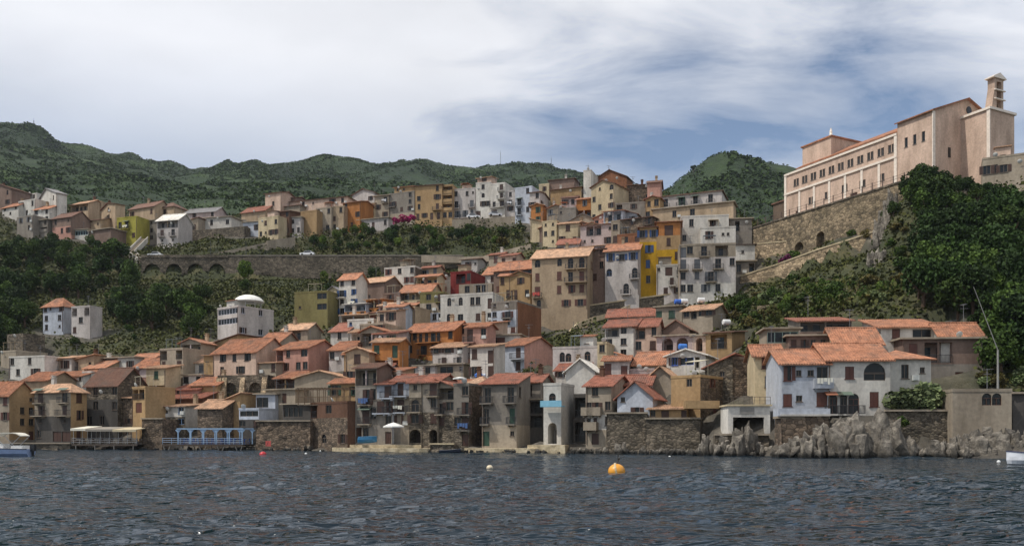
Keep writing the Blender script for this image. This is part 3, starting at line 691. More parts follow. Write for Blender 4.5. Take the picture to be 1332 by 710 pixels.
h(884, 957, 318, 384, 'gw.d.ll./d.d..d.w/w.s.d.../ww.s.w..', 'Z/LW/LW/W', 'flat', 'g', 'wide grey-white apartment block with many balconies', a=8, sh='y')
h(854, 886, 345, 386, 'b.g.D/..D./.s.w', 'W/W/LW', 'flat', 'g', 'white house with a small oval-windowed porch beside the yellow house', a=8, D=178)
h(957, 982, 318, 340, '.b..', 'W', 'sf', 'k', 'small white cube house at the end of the apartment block', rise=.4, a=8)
h(957, 982, 340, 360, 'w.l', 'G', 'deck', 'g', 'grey balcony base below the small white cube house', a=8, bal='r')
h(948, 978, 285, 318, '.l../....', 'G', 'deck', 'g', 'unfinished grey concrete house behind the white cube house', a=8)
# the middle of the town
h(441, 463, 363, 411, 'w.w/d.s/w.d/w..', 'W', 'gx', 't', 'tall white house with blue shutters under the road wall', xs=478, sh='b', yr=356)
h(468, 501, 367, 394, '..../.b..', 'M', 'gx', 'e', 'mauve windowless house with pale tile roof under the road wall', yr=361)
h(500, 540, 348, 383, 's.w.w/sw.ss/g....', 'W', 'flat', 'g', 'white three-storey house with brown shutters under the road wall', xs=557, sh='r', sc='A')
h(520, 560, 379, 402, 'llll/w.ww', 'C', 'gx', 't', 'yellowish house with dark loggia and orange roof', yr=370)
h(498, 520, 382, 402, '.s../..s.', 'M', 'flat', 'g', 'pinkish brown house between the mauve and yellowish houses')
h(546, 577, 381, 420, '.v.d/.w.w/..ww', 'L/Z/U', 'flat', 'g', 'greenish and blue-grey house with a narrow balcony, mid town', a=16)
h(571, 587, 362, 381, 'v./w.', 'G', 'flat', 'g', 'small grey concrete house beside the crimson house')
h(573, 641, 383, 423, '.a.a.ww.e/.a.w..s.w', 'W', 'flat', 'g', 'long white half-ruined house with arched windows', a=18)
h(597, 640, 369, 385, '.w.lw.', 'Z', 'none', 'g', 'grey roofless upper storey with scattered walls above the white ruin')
h(448, 476, 395, 415, 'lll/b.w', 'U/O', 'sf', 'w', 'terrace house with white sheet roof and orange base', rise=.5)
h(476, 497, 389, 413, 'll/aa', 'O', 'sf', 'e', 'small orange house with arched lower openings', rise=.5)
h(498, 540, 401, 427, '.../...', 'B', 'flat', 'g', 'broad blank beige wall house in the middle of the town')
h(452, 486, 416, 442, 'b.../.vv.', 'W', 'flat', 'g', 'white house with large blue window and crenellated top', fr=(60, 90, 150))
h(430, 453, 430, 446, '.w.', 'W', 'gx', 'r', 'small white house with red tile roof beside the big blue window', yr=420)
h(428, 474, 454, 472, 'w.b..w', 'LW', 'gx', 't', 'low whitish house with broad orange roof over the dark trees', yr=444, d=9)
h(468, 498, 422, 460, '.b.w/v../v.w', 'Z', 'flat', 'g', 'concrete house with parasol terrace, middle of the town')
h(499, 528, 430, 462, 'ww.w/.w.d/w.s', 'LW', 'sf', 'e', 'grey-white house with pale tile eaves beside the orange house', rise=.8)
h(528, 590, 430, 462, 'lwDDDD.s/s.D.w.s', 'O', 'gx', 't', 'deep orange house with long balconies and terracotta roof', yr=420, sh='k')
h(590, 641, 421, 456, '.w...s./w...s..', 'PK', 'sf', 't', 'pinkish beige house beside the deep orange house', rise=1.2)
h(563, 602, 451, 474, 'w.w.w/.D.D', 'LW', 'gx', 'e', 'low white house with terrace railing below the deep orange house', xs=625, yr=446)
h(540, 566, 476, 490, '..w.', 'LW', 'deck', 'g', 'lilac-white low house behind the red-roofed shore houses')
h(565, 603, 474, 490, '.vvv.b', 'Z', 'deck', 'g', 'low house with long glazed veranda behind the shore houses')
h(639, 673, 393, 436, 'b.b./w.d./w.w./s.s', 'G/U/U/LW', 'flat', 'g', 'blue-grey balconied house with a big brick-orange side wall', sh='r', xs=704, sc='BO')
h(639, 676, 436, 457, 'ss.b', 'W', 'deck', 'g', 'white ground floor with brown shutters under the blue-grey house', sh='r')
# second row from the sea, west
h(9, 30, 434, 458, '.', 'X', 'none', 'g', 'ruined square stone tower among trees', d=5)
h(1, 21, 457, 472, '...', 'Z', 'flat', 'g', 'small grey ruin below the stone tower')
h(56, 82, 397, 432, 'wb.s/w.w/w.b', 'U', 'hip', 't', 'white villa with orange hip roof alone on the wooded slope', xs=100, side='.s/.../...', yr=388)
h(93, 117, 399, 436, 'l.l/.w./s..', 'LW', 'flat', 'g', 'white villa wing with dark loggia among trees', xs=133, side='../..')
h(12, 58, 464, 492, 'w..w../.w..w.', 'W', 'flat', 'g', 'long low white house with terrace below the ruined tower')
h(59, 77, 468, 484, 'lll', 'Z', 'sf', 'e', 'low house with dark open loggia beside the long white house', rise=.5)
h(77, 93, 465, 485, '.w.', 'W', 'gx', 'e', 'small white house behind the hip-roofed grey shore house', rise=.6)
h(93, 122, 468, 484, 'l.b', 'B', 'sl', 'e', 'small beige house with slanting pale roof below the wood', rise=1.1)
h(110, 137, 478, 492, 'w.w', 'B', 'gx', 't', 'beige cottage with broad orange tile roof', yr=468, d=8)
h(136, 153, 466, 482, 'vv', 'DG', 'deck', 'g', 'dark blue-grey boarded house between orange roofs')
h(153, 175, 465, 486, '.w', 'W', 'deck', 'g', 'white cube house below the wooded slope')
h(163, 195, 468, 480, '..w', 'LW', 'gx', 't', 'whitish cottage with orange roof below the wood', yr=460)
h(174, 208, 477, 494, 's.s.', 'V', 'gx', 't', 'pinkish white house with orange roof and two brown doors', yr=466, sh='r')
h(208, 238, 454, 497, 'l.l/s.s/b.s', 'Z', 'flat', 'g', 'beige-grey three-storey house with dark loggias', xs=266, a=24)
h(283, 310, 400, 438, 'vv/vv/...', 'LW', 'flat', 'g', 'tall grey house with big glazed front carrying the white dome canopy', xs=356, side='w.w./..../w.w.', a=36, d=11, fr=(190, 190, 200))
h(383, 426, 380, 421, '..v/b.v/...', 'L', 'flat', 'g', 'olive green house below the road wall', a=18, d=8)
h(426, 441, 378, 409, '.', 'C', 'gy', 'g', 'small blank cream house beside the olive green house', rise=1, D=196)
h(368, 400, 428, 443, '.ll.', 'Z', 'gx', 'e', 'grey house with dark porch below the olive house', xs=418, yr=421)
h(270, 310, 447, 460, 'l..b', 'T', 'sl', 'b', 'small brown-roofed house below the glazed grey house', rise=1.8)
h(277, 333, 458, 491, '.s.s.s./.w..w..', 'PK', 'gx', 't', 'long pink-beige house with broad orange roof', yr=441, d=10, sh='k')
h(334, 361, 446, 470, '..../...', 'Z', 'gx', 't', 'grey gabled house behind the pink house', yr=433, d=9)
h(359, 401, 453, 486, 'lw.v/.s.ww', 'P', 'gx', 't', 'pink house with open terrace and tile roof', xs=440, yr=444, a=30)
h(310, 359, 472, 489, 'b.ww..s', 'Z', 'sf', 'e', 'grey-pink low house above the arched retaining wall', rise=.5)
h(241, 266, 471, 490, 's.s', 'W', 'gx', 'e', 'small white house with pale tile roof and dark shutters', yr=463, sh='y')
h(265, 277, 462, 491, '.', 'T', 'sf', 'e', 'narrow tan house beside the long pink-beige house', rise=.4)
h(238, 262, 488, 502, 's.s', 'W', 'deck', 'g', 'white ground floor with two dark shutters over the orange roof', sh='k')
h(248, 283, 500, 515, '..', 'T', 'gx', 't', 'low tan house with orange roof beside the arched wall', yr=491)
h(226, 258, 506, 517, 'b..', 'P', 'gx', 'r', 'small pinkish house with red roof over the blue pier', yr=500)
h(220, 264, 517, 528, 'w..', 'K', 'gx', 'r', 'low brown house with dark red roof over the blue pier', yr=510)
# sea front, west
h(-20, 12, 513, 572, 'w.s/..w/...', 'Z', 'gx', 't', 'tan house with orange roof at the end of the quay', xs=46, sc='T', side='..b/.ww/.ww/..e', yr=497, sh='r', D=146)
h(45, 92, 508, 574, 'd.d/D.D/b.b/w.gg', 'Z/Z/DG', 'hip', 'e', 'grey shore house with orange-beige hip roof and iron balconies', xs=113, sc='T', side='s/s/e', yr=499, D=145, d=8)
h(112, 153, 500, 558, '.w..v/.v..w/w.w..', 'X/DG/DG', 'gx', 'b', 'dark weathered house behind the restaurant terrace', yr=479)
h(60, 108, 489, 502, 'w..w.b', 'W', 'gx', 't', 'white low house with orange roof behind the hip-roofed shore house', yr=483)
h(30, 62, 494, 506, '..', 'B', 'gx', 't', 'low beige house with orange roof behind the quay houses', yr=484, D=156)
h(107, 119, 484, 502, 'w', 'W', 'flat', 'g', 'small white turret room beside brown roofs')
h(145, 184, 506, 520, '...', 'A', 'gx', 'b', 'low brown-roofed stone house behind the tan shore house', yr=492)
h(172, 189, 504, 553, 'l/g/.', 'T', 'flat', 'e', 'tan shore house with stacked loggia and plain tan flank', xs=228, sh='r', a=36, D=144)
h(152, 172, 517, 555, '../s./.w', 'A', 'sf', 'e', 'brown narrow shore house with small tile roof', rise=.9)
h(209, 241, 528, 556, 'v.w/w.v', 'W/X', 'sf', 'e', 'white and stone shore house behind the blue pier', rise=.8, fr=(120, 150, 190))
h(257, 289, 530, 570, '.../..', 'A', 'gx', 'e', 'tan brown shore house with pale pink roof behind the blue pier', yr=520)
h(284, 312, 523, 548, '.b.', 'T', 'sl', 'e', 'small tan house under a long pale sheet roof', rise=1.6)
h(311, 337, 532, 572, 'vv/w.s/...', 'U/DG/DG', 'flat', 'g', 'dark blue-grey shore house beside the blue pier')
h(333, 358, 513, 537, 'vv.', 'U', 'deck', 'g', 'pale blue house with broad windows behind the shore wall')
h(346, 384, 507, 532, '..s.', 'Z', 'deck', 'g', 'grey concrete house with one tall brown door')
h(358, 384, 491, 507, 'lll', 'K', 'gx', 't', 'brown pillared loggia with orange roof below the pink house', yr=484)
h(383, 449, 491, 512, '.....', 'Z', 'gy', 'e', 'wide blank grey gabled house over the wooden pergola', rise=1.2)
h(368, 404, 526, 549, 'vvv.', 'DG', 'deck', 'g', 'dark glass-fronted house beside the brick shore house')
h(404, 452, 524, 582, 'l.v../..../.a.w', 'K/A/A', 'flat', 'g', 'tall brown brick shore house with a small arched window', xs=461, D=131)
# sea front, middle
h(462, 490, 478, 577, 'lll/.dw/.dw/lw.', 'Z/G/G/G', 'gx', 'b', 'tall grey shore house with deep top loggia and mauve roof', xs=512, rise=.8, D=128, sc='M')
h(490, 510, 499, 577, '.d/dD/.w/.e', 'U/G/G/G', 'gx', 'r', 'narrow grey shore house under a small red roof', yr=494, D=127)
h(510, 532, 495, 537, 'D/d', 'U/Z', 'gx', 'r', 'pale blue shore house with red tile roof above the beach parasol', yr=487, D=127, d=6)
h(510, 532, 537, 577, 's.w/.g', 'G', 'none', 'g', 'grey lower storeys behind the white beach parasol', D=127, d=6)
h(532, 548, 497, 576, 'b/A/w/h', 'Z/X/X/X', 'gx', 'r', 'stone shore house with arched balcony door and yellow door', yr=489, D=125)
h(547, 569, 496, 576, '.d/.w/.s/.h', 'Z/G/X/X', 'gx', 'r', 'stone shore house with big dark ground arch and red roof', yr=487, D=124.5)
h(569, 591, 502, 577, 'll/Dw/s./..', 'Z/G/X/X', 'sr', 'r', 'stone shore house with open terrace and laundry', rise=1.2, D=124)
h(590, 610, 500, 580, '.w/.d/wd/.e', 'G/G/X/X', 'flat', 'g', 'grey stone shore house with parasol terrace on top', xs=626, D=122.5, sc='A')
h(607, 628, 498, 508, '..', 'X', 'hip', 'e', 'small stone attic with orange-beige hip roof beside the red-roofed shore house', yr=489, D=128)
h(627, 672, 498, 580, 'D.D/D..D/e..b', 'G/G/Z', 'sf', 'r', 'big grey shore house with red roof and green door', xs=690, yr=485, sh='g', D=120.5, side='w././.')
h(683, 703, 496, 524, 'v.', 'G', 'gx', 'r', 'small grey annex with red roof behind the big grey shore house', yr=487, D=127)
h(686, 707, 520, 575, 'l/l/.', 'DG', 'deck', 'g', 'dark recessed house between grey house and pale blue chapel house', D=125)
h(707, 730, 500, 577, '.a./.h.', 'W/W', 'flat', 'w', 'white and pale blue shore house with arched windows and blue balcony', xs=747, D=117, a=24)
h(736, 774, 482, 502, '...', 'W', 'gy', 'w', 'white peeling gable ruin above the pale blue shore house', rise=1.8, D=128)
h(723, 762, 481, 494, 'w.l', 'W', 'gx', 'r', 'low white house with red roof behind the peeling white gable', yr=473, D=133)
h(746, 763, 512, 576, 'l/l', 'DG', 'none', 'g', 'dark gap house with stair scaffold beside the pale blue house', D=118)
h(762, 795, 501, 578, '.w../dd.w/DD.w/.e..', 'Z/Z/W/Z', 'gx', 'r', 'beige shore house with solid balconies and red roof', yr=489, bal='p', D=113, d=9)
h(795, 845, 500, 520, '.w.', 'V', 'gx', 'r', 'lilac-beige shore house with long orange-red roof', yr=488, D=117)
h(651, 682, 449, 487, '.D/.s', 'U', 'gx', 't', 'pink-sided house with pale blue front and orange roof', xs=721, yr=440, a=36, D=144, sc='P')
h(719, 777, 452, 478, '.aa..a.', 'LW', 'flat', 'g', 'white terrace house with brown arched openings', fr=(110, 80, 60))
h(777, 789, 446, 480, 'w/.', 'C', 'flat', 'g', 'narrow yellowish house beside the white arched terrace house')
h(787, 826, 424, 482, 'llv./w.w./w.w./b...', 'W', 'gx', 'r', 'tall white house with dark blue shutters and red eaves', yr=416, sh='b', D=140)
h(790, 850, 411, 424, 'llll..', 'W', 'gx', 'r', 'white loggia house with bright red roof above the blue-shuttered one', yr=402)
h(853, 887, 399, 420, 'g.s.', 'Z', 'deck', 'g', 'pale grey-green house with green doors and roof tank', sh='g')
h(888, 927, 403, 427, 'wlvw/....', 'Z', 'gx', 'e', 'cluttered house with pale tile roof and white tank', xs=947, yr=397)
h(826, 854, 424, 460, 'll.w/w.s', 'PK', 'gx', 'r', 'pinkish house with porch beside the two-arched house', yr=415)
h(862, 897, 428, 440, '...', 'M', 'gy', 'b', 'mauve gable behind the two-arched house', rise=1.5)
h(854, 902, 437, 459, '.h.h.', 'V', 'deck', 'g', 'pale house with two dark round arches and blue tank')
h(901, 918, 437, 457, '.h.', 'PK', 'deck', 'g', 'small pale house with one dark arch')
h(918, 952, 432, 455, '.llll.', 'T', 'sf', 'b', 'brown-roofed house with wide dark loggia', xs=969, rise=1)
h(803, 838, 470, 484, '..', 'C', 'sr', 't', 'cream house with bright orange slanting roof above the lilac house', rise=1.5)
h(824, 867, 473, 488, '...l', 'Z', 'gx', 't', 'house with broad orange tile roof in front of the blue panel house', yr=458)
h(867, 918, 462, 480, '.wvvvl.', 'W', 'gy', 'w', 'white trapezoid-fronted house with bright blue panel', rise=.9, fr=(60, 90, 170))
h(811, 851, 481, 492, '....', 'V', 'flat', 'g', 'lilac-white plain parapet house above the red-roofed shore houses')
h(917, 953, 477, 502, '..b.', 'X', 'sl', 'r', 'stone house with slanting bright red roof', rise=1.7, xs=966)
h(843, 875, 490, 510, '...', 'Z', 'gy', 'e', 'blank grey-white gabled house beside the mustard block', rise=1.5)
h(873, 911, 490, 545, '..v./..../.e.', 'T', 'flat', 'g', 'mustard block with stone flank over the seawall', xs=948, sc='A', side='.s.s/..../.s.', sh='r', a=40, D=109)
h(803, 849, 516, 541, 'b../.s.', 'U', 'gy', 'r', 'pale blue-white gabled house with red roof on the seawall', rise=2.0, D=111)
h(845, 894, 531, 546, 'w.e..e', 'T', 'sf', 'e', 'low yellow house with cream awning roof on the seawall', rise=.6, D=108.5, d=4)
h(952, 984, 466, 530, '.../.../...', 'A', 'flat', 'g', 'tall brown stone house behind the small cream villa', D=112)
# villas on the rocks, east
h(982, 1018, 462, 511, '.ss./.w.', 'C', 'gx', 't', 'small cream villa with orange roof beside the white-blue villa', yr=449, sh='r', a=8, D=104)
h(1017, 1077, 472, 538, 'sbbd/sb.s', 'U', 'gx', 't', 'white-blue seaside villa with orange roof on the rocks', yr=455, sh='r', a=4, D=96, d=9, bal='p')
h(1077, 1158, 467, 540, '...s...q../AAA.s.', 'W', 'gx', 't', 'white seaside villa wing with arched doors on the crag', yr=447, sh='r', a=4, D=95.5, d=9)
h(1158, 1211, 465, 504, '..w..b.', 'W', 'hip', 't', 'white bay wing of the seaside villa with orange hip roof', rise=1.1, a=-6, D=96.5, d=6, sh='k')
h(1087, 1146, 446, 470, '.g.ss...', 'C', 'gx', 't', 'cream upper cottage with steep orange roof above the seaside villa', yr=427, a=4, D=105, sh='k', d=6)
h(1040, 1108, 417, 446, 'lllll/..w...', 'G/M', 'sf', 'r', 'open dark loggia house under a wide brown-red roof', xs=None, rise=1.4, a=6, D=113, d=7)
h(1026, 1090, 437, 462, 'DDDDD', 'M', 'deck', 'g', 'mauve balcony storey with laundry below the open loggia house', a=6, D=108, d=5)
h(997, 1039, 428, 453, 'vvvv', 'Z', 'deck', 'g', 'greenish glazed veranda above the small cream villa', fr=(150, 175, 165), a=6, D=110, d=5)
h(1146, 1226, 425, 446, '.s.vv.', 'W', 'sf', 't', 'long white attic storey under a long orange-red roof', a=4, D=107, rise=1.9, d=7, sh='r')
h(1174, 1277, 441, 506, '.s.llll..../......e.e', 'M/G', 'deck', 'g', 'large brown-grey house with balconies behind the oleander bush', a=4, D=104, d=9, sh='r')
h(1224, 1278, 437, 443, '....', 'W', 'gx', 't', 'orange-tiled dormer roof with small recess on the large brown-grey house', a=4, D=104.5, rise=1.9, d=5)
h(1239, 1316, 508, 562, '...aa./......', 'Z', 'flat', 'g', 'sunlit bare concrete building with two slit windows on the rocks', a=6, D=91, d=7)
h(1278, 1345, 203, 262, 'www.../....', 'Z', 'flat', 'g', 'greyish house with balustraded roof beside the big church', a=27, D=151, d=7, hc='W')
# ------------------------------------------------------------------ church on its terrace
def church():
    e1 = Vector((-.451, .893, 0)); e2 = Vector((.893, .451, 0)); D1 = 160.0; z0 = 50.6
    root = empty('church', (79.6, 160.0, z0), math.atan2(e2.y, e2.x)); tag(root, 'huge pale pink church with bell gable on the stone terrace', 'church')
    # local x = across (e2), local y = along the nave (e1)
    pk, tr = plaster('PK'), paint(236, 222, 206)
    L, W = 37.6, 20.0; T = 7.8; Za, Ze, Zr = 11.2, 13.4, 17.2; Zc = 6.8
    w = MB(); wins = []
    side = Face((0, T, 0), (0, 1, 0), (-1, 0, 0), L - T); down = 6
    # aisle long wall with paired windows (face normal -x): cut openings
    def cutface(face, zb, zt, ops, mb):
        us = sorted({0, face.L} | {o[0] + s * o[1] / 2 for o in ops for s in (-1, 1)}); zs = sorted({zb, zt} | {v for o in ops for v in (o[2], o[2] + o[3])})
        for a, b in zip(us, us[1:]):
            for c, d in zip(zs, zs[1:]):
                if any(abs((a + b) / 2 - o[0]) < o[1] / 2 and o[2] < (c + d) / 2 < o[2] + o[3] for o in ops): continue
                mb.quad(face.pt(a, c), face.pt(b, c), face.pt(b, d), face.pt(a, d))
        for u, ww, z, hh in ops:
            a, b = u - ww / 2, u + ww / 2
            for p in (((a, z), (a, z + hh)), ((b, z + hh), (b, z)), ((a, z + hh), (b, z + hh)), ((b, z), (a, z))):
                (ua, za), (ub, zb_) = p; mb.quad(face.pt(ua, za), face.pt(ub, zb_), face.pt(ub, zb_, .3), face.pt(ua, za, .3))
    rz = math.atan2(side.d.y, side.d.x)
    aisle = Face((0, L, 0), (0, -1, 0), (-1, 0, 0), L - T); rz = -math.pi / 2
    up = []; lo = []
    for i in range(11):
        u = 3.2 + (L - T - 4.6) * i / 10
        for k in (-.42, .42): up.append((u + k, .7, 8.0, 1.6))
    cutface(aisle, Zc, Za, up, w)
    for i in range(5):
        u = 7.6 + 4.6 * i
        for k in (-.42, .42): lo.append((u + k, .7, 2.9 if i != 2 else 3.2, 1.5))
    lo += [(3.6, 1.1, .02, 2.3), (19.2, 1.8, .02, 2.3)]
    lo = [o for o in lo]
    cutface(aisle, 0, Zc, lo, w)
    tran = Face((0, T, 0), (0, -1, 0), (-1, 0, 0), T); tw = [(2.0, .7, 8.0, 1.9), (3.9, .7, 8.0, 1.9), (5.8, .7, 8.0, 1.9)]; cutface(tran, 0, Ze, tw, w)
    for u, ww, z, hh in up + lo:
        if hh > 2: d = build(MB().box(-ww / 2, ww / 2, .2, .28, 0, hh), 'door', paint(92, 58, 46), root, aisle.pt(u, z), rz)
        else:
            d = link('window', m_frame(.7, hh, (120, 112, 104), False, True), root, aisle.pt(u, z), rz); link('pane', m_pane(.7, hh, False), d)
    for u, ww, z, hh in tw:
        d = link('window', m_frame(.7, hh, (120, 112, 104), False, False), root, tran.pt(u, z), rz); link('pane', m_pane(.7, hh, False), d)
    # rest of the shell
    for a, b in (((0, 0), (W, 0)), ((W, 0), (W, L)), ((W, L), (0, L))): w.quad((a[0], a[1], 0), (b[0], b[1], 0), (b[0], b[1], Za), (a[0], a[1], Za))
    for a, b in (((0, 0), (W, 0)), ((W, 0), (W, T)), ((W, T), (0, T))): w.quad((a[0], a[1], Za), (b[0], b[1], Za), (b[0], b[1], Ze), (a[0], a[1], Ze))
    w.quad((0, L, Za), (0, T, Za), (4, T, Za + .9), (4, L, Za + .9)); w.quad((W, T, Za), (W, L, Za), (W - 4, L, Za + .9), (W - 4, T, Za + .9))
    w.quad((0, 0, Ze), (W, 0, Ze), (W / 2, 0, Zr)); w.quad((0, L, Za), (W, L, Za), (W - 4, L, Za + .9), (W - 4, L, Ze), (4, L, Ze), (4, L, Za + .9))
    cl = Face((4, L, 0), (0, -1, 0), (-1, 0, 0), L - T); cw = [(5 + 6 * i, .8, Za + 1.15, .7) for i in range(4)]; cutface(cl, Za + .9, Ze, cw, w)
    for u, ww, z, hh in cw: d = link('window', m_frame(.8, .7, (120, 112, 104), False, False), root, cl.pt(u, z), rz); link('pane', m_pane(.8, .7, False), d)
    w.quad((W - 4, T, Za), (W - 4, L, Za), (W - 4, L, Ze), (W - 4, T, Ze))
    w.box(-.01, W + .01, .02, L - .02, -down, -.01)
    build(w, 'wall', pk, root)
    r = MB(); slope(r, (-.5, T + .3, Ze - .1), (-.5, -.5, Ze - .1), (W / 2, -.5, Zr + .1), (W / 2, T + .3, Zr + .1), False, .25); slope(r, (W + .5, -.5, Ze - .1), (W + .5, T + .3, Ze - .1), (W / 2, T + .3, Zr + .1), (W / 2, -.5, Zr + .1), False, .25)
    slope(r, (3.4, L + .3, Ze - .05), (3.4, T + .31, Ze - .05), (W / 2, T + .31, Zr - .6), (W / 2, L + .3, Zr - .6), False, .25); slope(r, (W - 3.4, T + .31, Ze - .05), (W - 3.4, L + .3, Ze - .05), (W / 2, L + .3, Zr - .6), (W / 2, T + .31, Zr - .6), False, .25)
    build(r, 'roof', tile('t'), root)
    for nm, z in (('cornice', Za), ('string_course', Zc)):
        build(MB().box(-.28, -.003, T + .003, L + .28, z - .22, z + .22), nm, tr, root)
    for s in (T + .35, L - .02): build(MB().box(-.2, -.003, s - .35, s + .3, 0, Za - .23), 'pilaster', tr, root)
    for i in range(1, 7): y = T + (L - T) * i / 7; build(MB().box(-.16, -.003, y - .28, y + .28, 0, Zc - .23), 'pilaster', tr, root)
    build(MB().box(-.2, .5, -.2, -.003, 0, Ze - .3), 'pilaster', tr, root)
    # raised drum of the far end, statue
    dm_ = MB().box(5, W - 5, 29, 37.4, Ze, Zr + 1.0); build(dm_, 'raised_block', pk, root); rb = MB(); rb.box(4.7, W - 4.7, 28.7, 37.7, Zr + 1.0, Zr + 1.3); build(rb, 'raised_roof', tile('t'), root)
    st = MB(); st.lathe([(.45, 0), (.45, .3), (.28, .35), (.32, .9), (.24, 1.4), (.12, 1.5), (.17, 1.65), (.1, 1.85)], 10, Matrix.Translation((5.6, 29.6, Zr + 1.3))); build(st, 'statue', tr, root, smooth=True)
    # apse block with its cornice
    ap = MB().box(8.2, 15.6, -5.8, .01, -8, 12.9); build(ap, 'apse', pk, root); build(MB().box(7.9, 15.9, -6.1, -.02, 12.9, 13.35), 'apse_cornice', tr, root)
    build(MB().box(8.05, 8.19, -5.95, -5.3, 0, 12.88), 'pilaster', tr, root); build(MB().box(4.4, 5.0, -.14, -.004, 5, 6.9), 'window', glass(), root)
    oc = MB().lathe([(.75, 0), (.75, .12)], 16, Matrix.Translation((10.5, -.003, 15.0)) @ Matrix.Rotation(R(90), 4, 'X')); build(oc, 'round_window', glass(), root)
    # bell gable: wall with stepped openings
    bx, by, bz = 9.4, -5.4, 13.36
    def rect(x0, x1, z0, z1): return (x0, x1, z0, z1)
    bt = MB(); D0, D1_ = by, by + 1.4
    # columns of masonry round three tiers of openings, left flank raking
    prof = [(0, 0), (3.4, 0), (3.4, 5.6), (.9, 5.6), (.9, 3.9)]
    def blk(x0, x1, z0, z1): bt.box(bx + x0, bx + x1, D0, D1_, bz + z0, bz + z1)
    bt.prism([(bx, D0, bz), (bx + .9, D0, bz), (bx + .9, D0, bz + 4.2)], (0, 1.4, 0))
    blk(.9, 1.5, 0, 6.0); blk(2.9, 3.5, 0, 6.0); blk(1.5, 2.9, 0, .5); blk(1.5, 2.9, 1.9, 2.3); blk(1.5, 2.9, 3.6, 4.0); blk(1.5, 2.9, 5.4, 6.0)
    bg = build(bt, 'bell_gable', pk, root)
    build(MB().prism([(bx + .3, D0 - .25, bz + 6.0), (bx + 4.1, D0 - .25, bz + 6.0), (bx + 4.1, D0 - .25, bz + 6.2), (bx + 2.2, D0 - .25, bz + 7.1), (bx + .3, D0 - .25, bz + 6.2)], (0, 1.9, 0)), 'gable_roof', tr, bg)
    for z in (.55, 2.35, 4.05): build(MB().lathe([(.42, 0), (.36, .25), (.26, .6), (.2, .85), (.06, .95)], 12, Matrix.Translation((bx + 2.2, by + .7, bz + z + .25))), 'bell', paint(80, 70, 48, .4, .6), bg, smooth=True)
    for z in (1.95, 3.65): build(MB().box(bx + .7, bx + 3.8, D0 - .3, D0 - .003, bz + z, bz + z + .2), 'ledge', tr, bg)
    # low annex at the far end
    an = MB().box(2, 14, L + .01, L + 6, -6, 6.2); build(an, 'annex', plaster('A'), root); build(MB().box(1.7, 14.3, L + .02, L + 6.3, 6.2, 6.5), 'annex_roof', tile('b'), root)
    for i, y in enumerate((L + 1.2, L + 4.2)): build(MB().box(1.9, 1.999, y, y + 1.1, .4 + i, 2.6), 'annex_door', paint(60, 46, 40), root)
    M = root.matrix_basis.copy()
    FOOT.append((79.6 + e2.x * 10 + e1.x * 16, 160 + e2.y * 10 + e1.y * 16, 12.0, 25.0, -math.degrees(math.atan2(e2.y, e2.x)), z0))
    return root, e1, e2, z0
ch_root, CE1, CE2, CZ = church()
def cpt(x, y, z=0): return Vector((79.6, 160, CZ)) + CE2 * x + CE1 * y + Vector((0, 0, z))

# ------------------------------------------------------------------ walls on the slope
WALLG = []
def wall_line(name, pts, thick, mat, label, cat='wall', coping=None, group=None, steps=1, arches=None, name_c='coping'):
    """pts: (px, top row, bottom row, D) along the wall; a real thick wall following them"""
    W3 = [(P(x, t, D), P(x, b, D)) for x, t, b, D in pts]
    root = empty(name, W3[0][1]); org = W3[0][1]; tag(root, label, cat, group)
    for x, t, b, D in pts: WALLG.extend([(x, b, D - 1.0), (x, b + 3, D - 3.5), (x, t, D + thick + 1.5)])
    m = MB(); cp = MB()
    for (t0, b0), (t1, b1) in zip(W3, W3[1:]):
        d = (t1 - t0); d.z = 0; d.normalize(); nrm = Vector((d.y, -d.x, 0)) * 1.0
        if nrm.y > 0: nrm = -nrm
        k = -nrm * thick
        a = [t0, t1, b1, b0]; q = [p - org for p in a]; m.prism([q[3], q[2], q[1], q[0]], k)
        if coping:
            up = Vector((0, 0, .003)); f = nrm * .12
            cp.prism([q[0] + f + up, q[1] + f + up, q[1] + f + up + Vector((0, 0, .28)), q[0] + f + up + Vector((0, 0, .28))], k - f * 2)
    build(m, 'wall', mat, root)
    if coping: build(cp, name_c, coping, root)
    return root
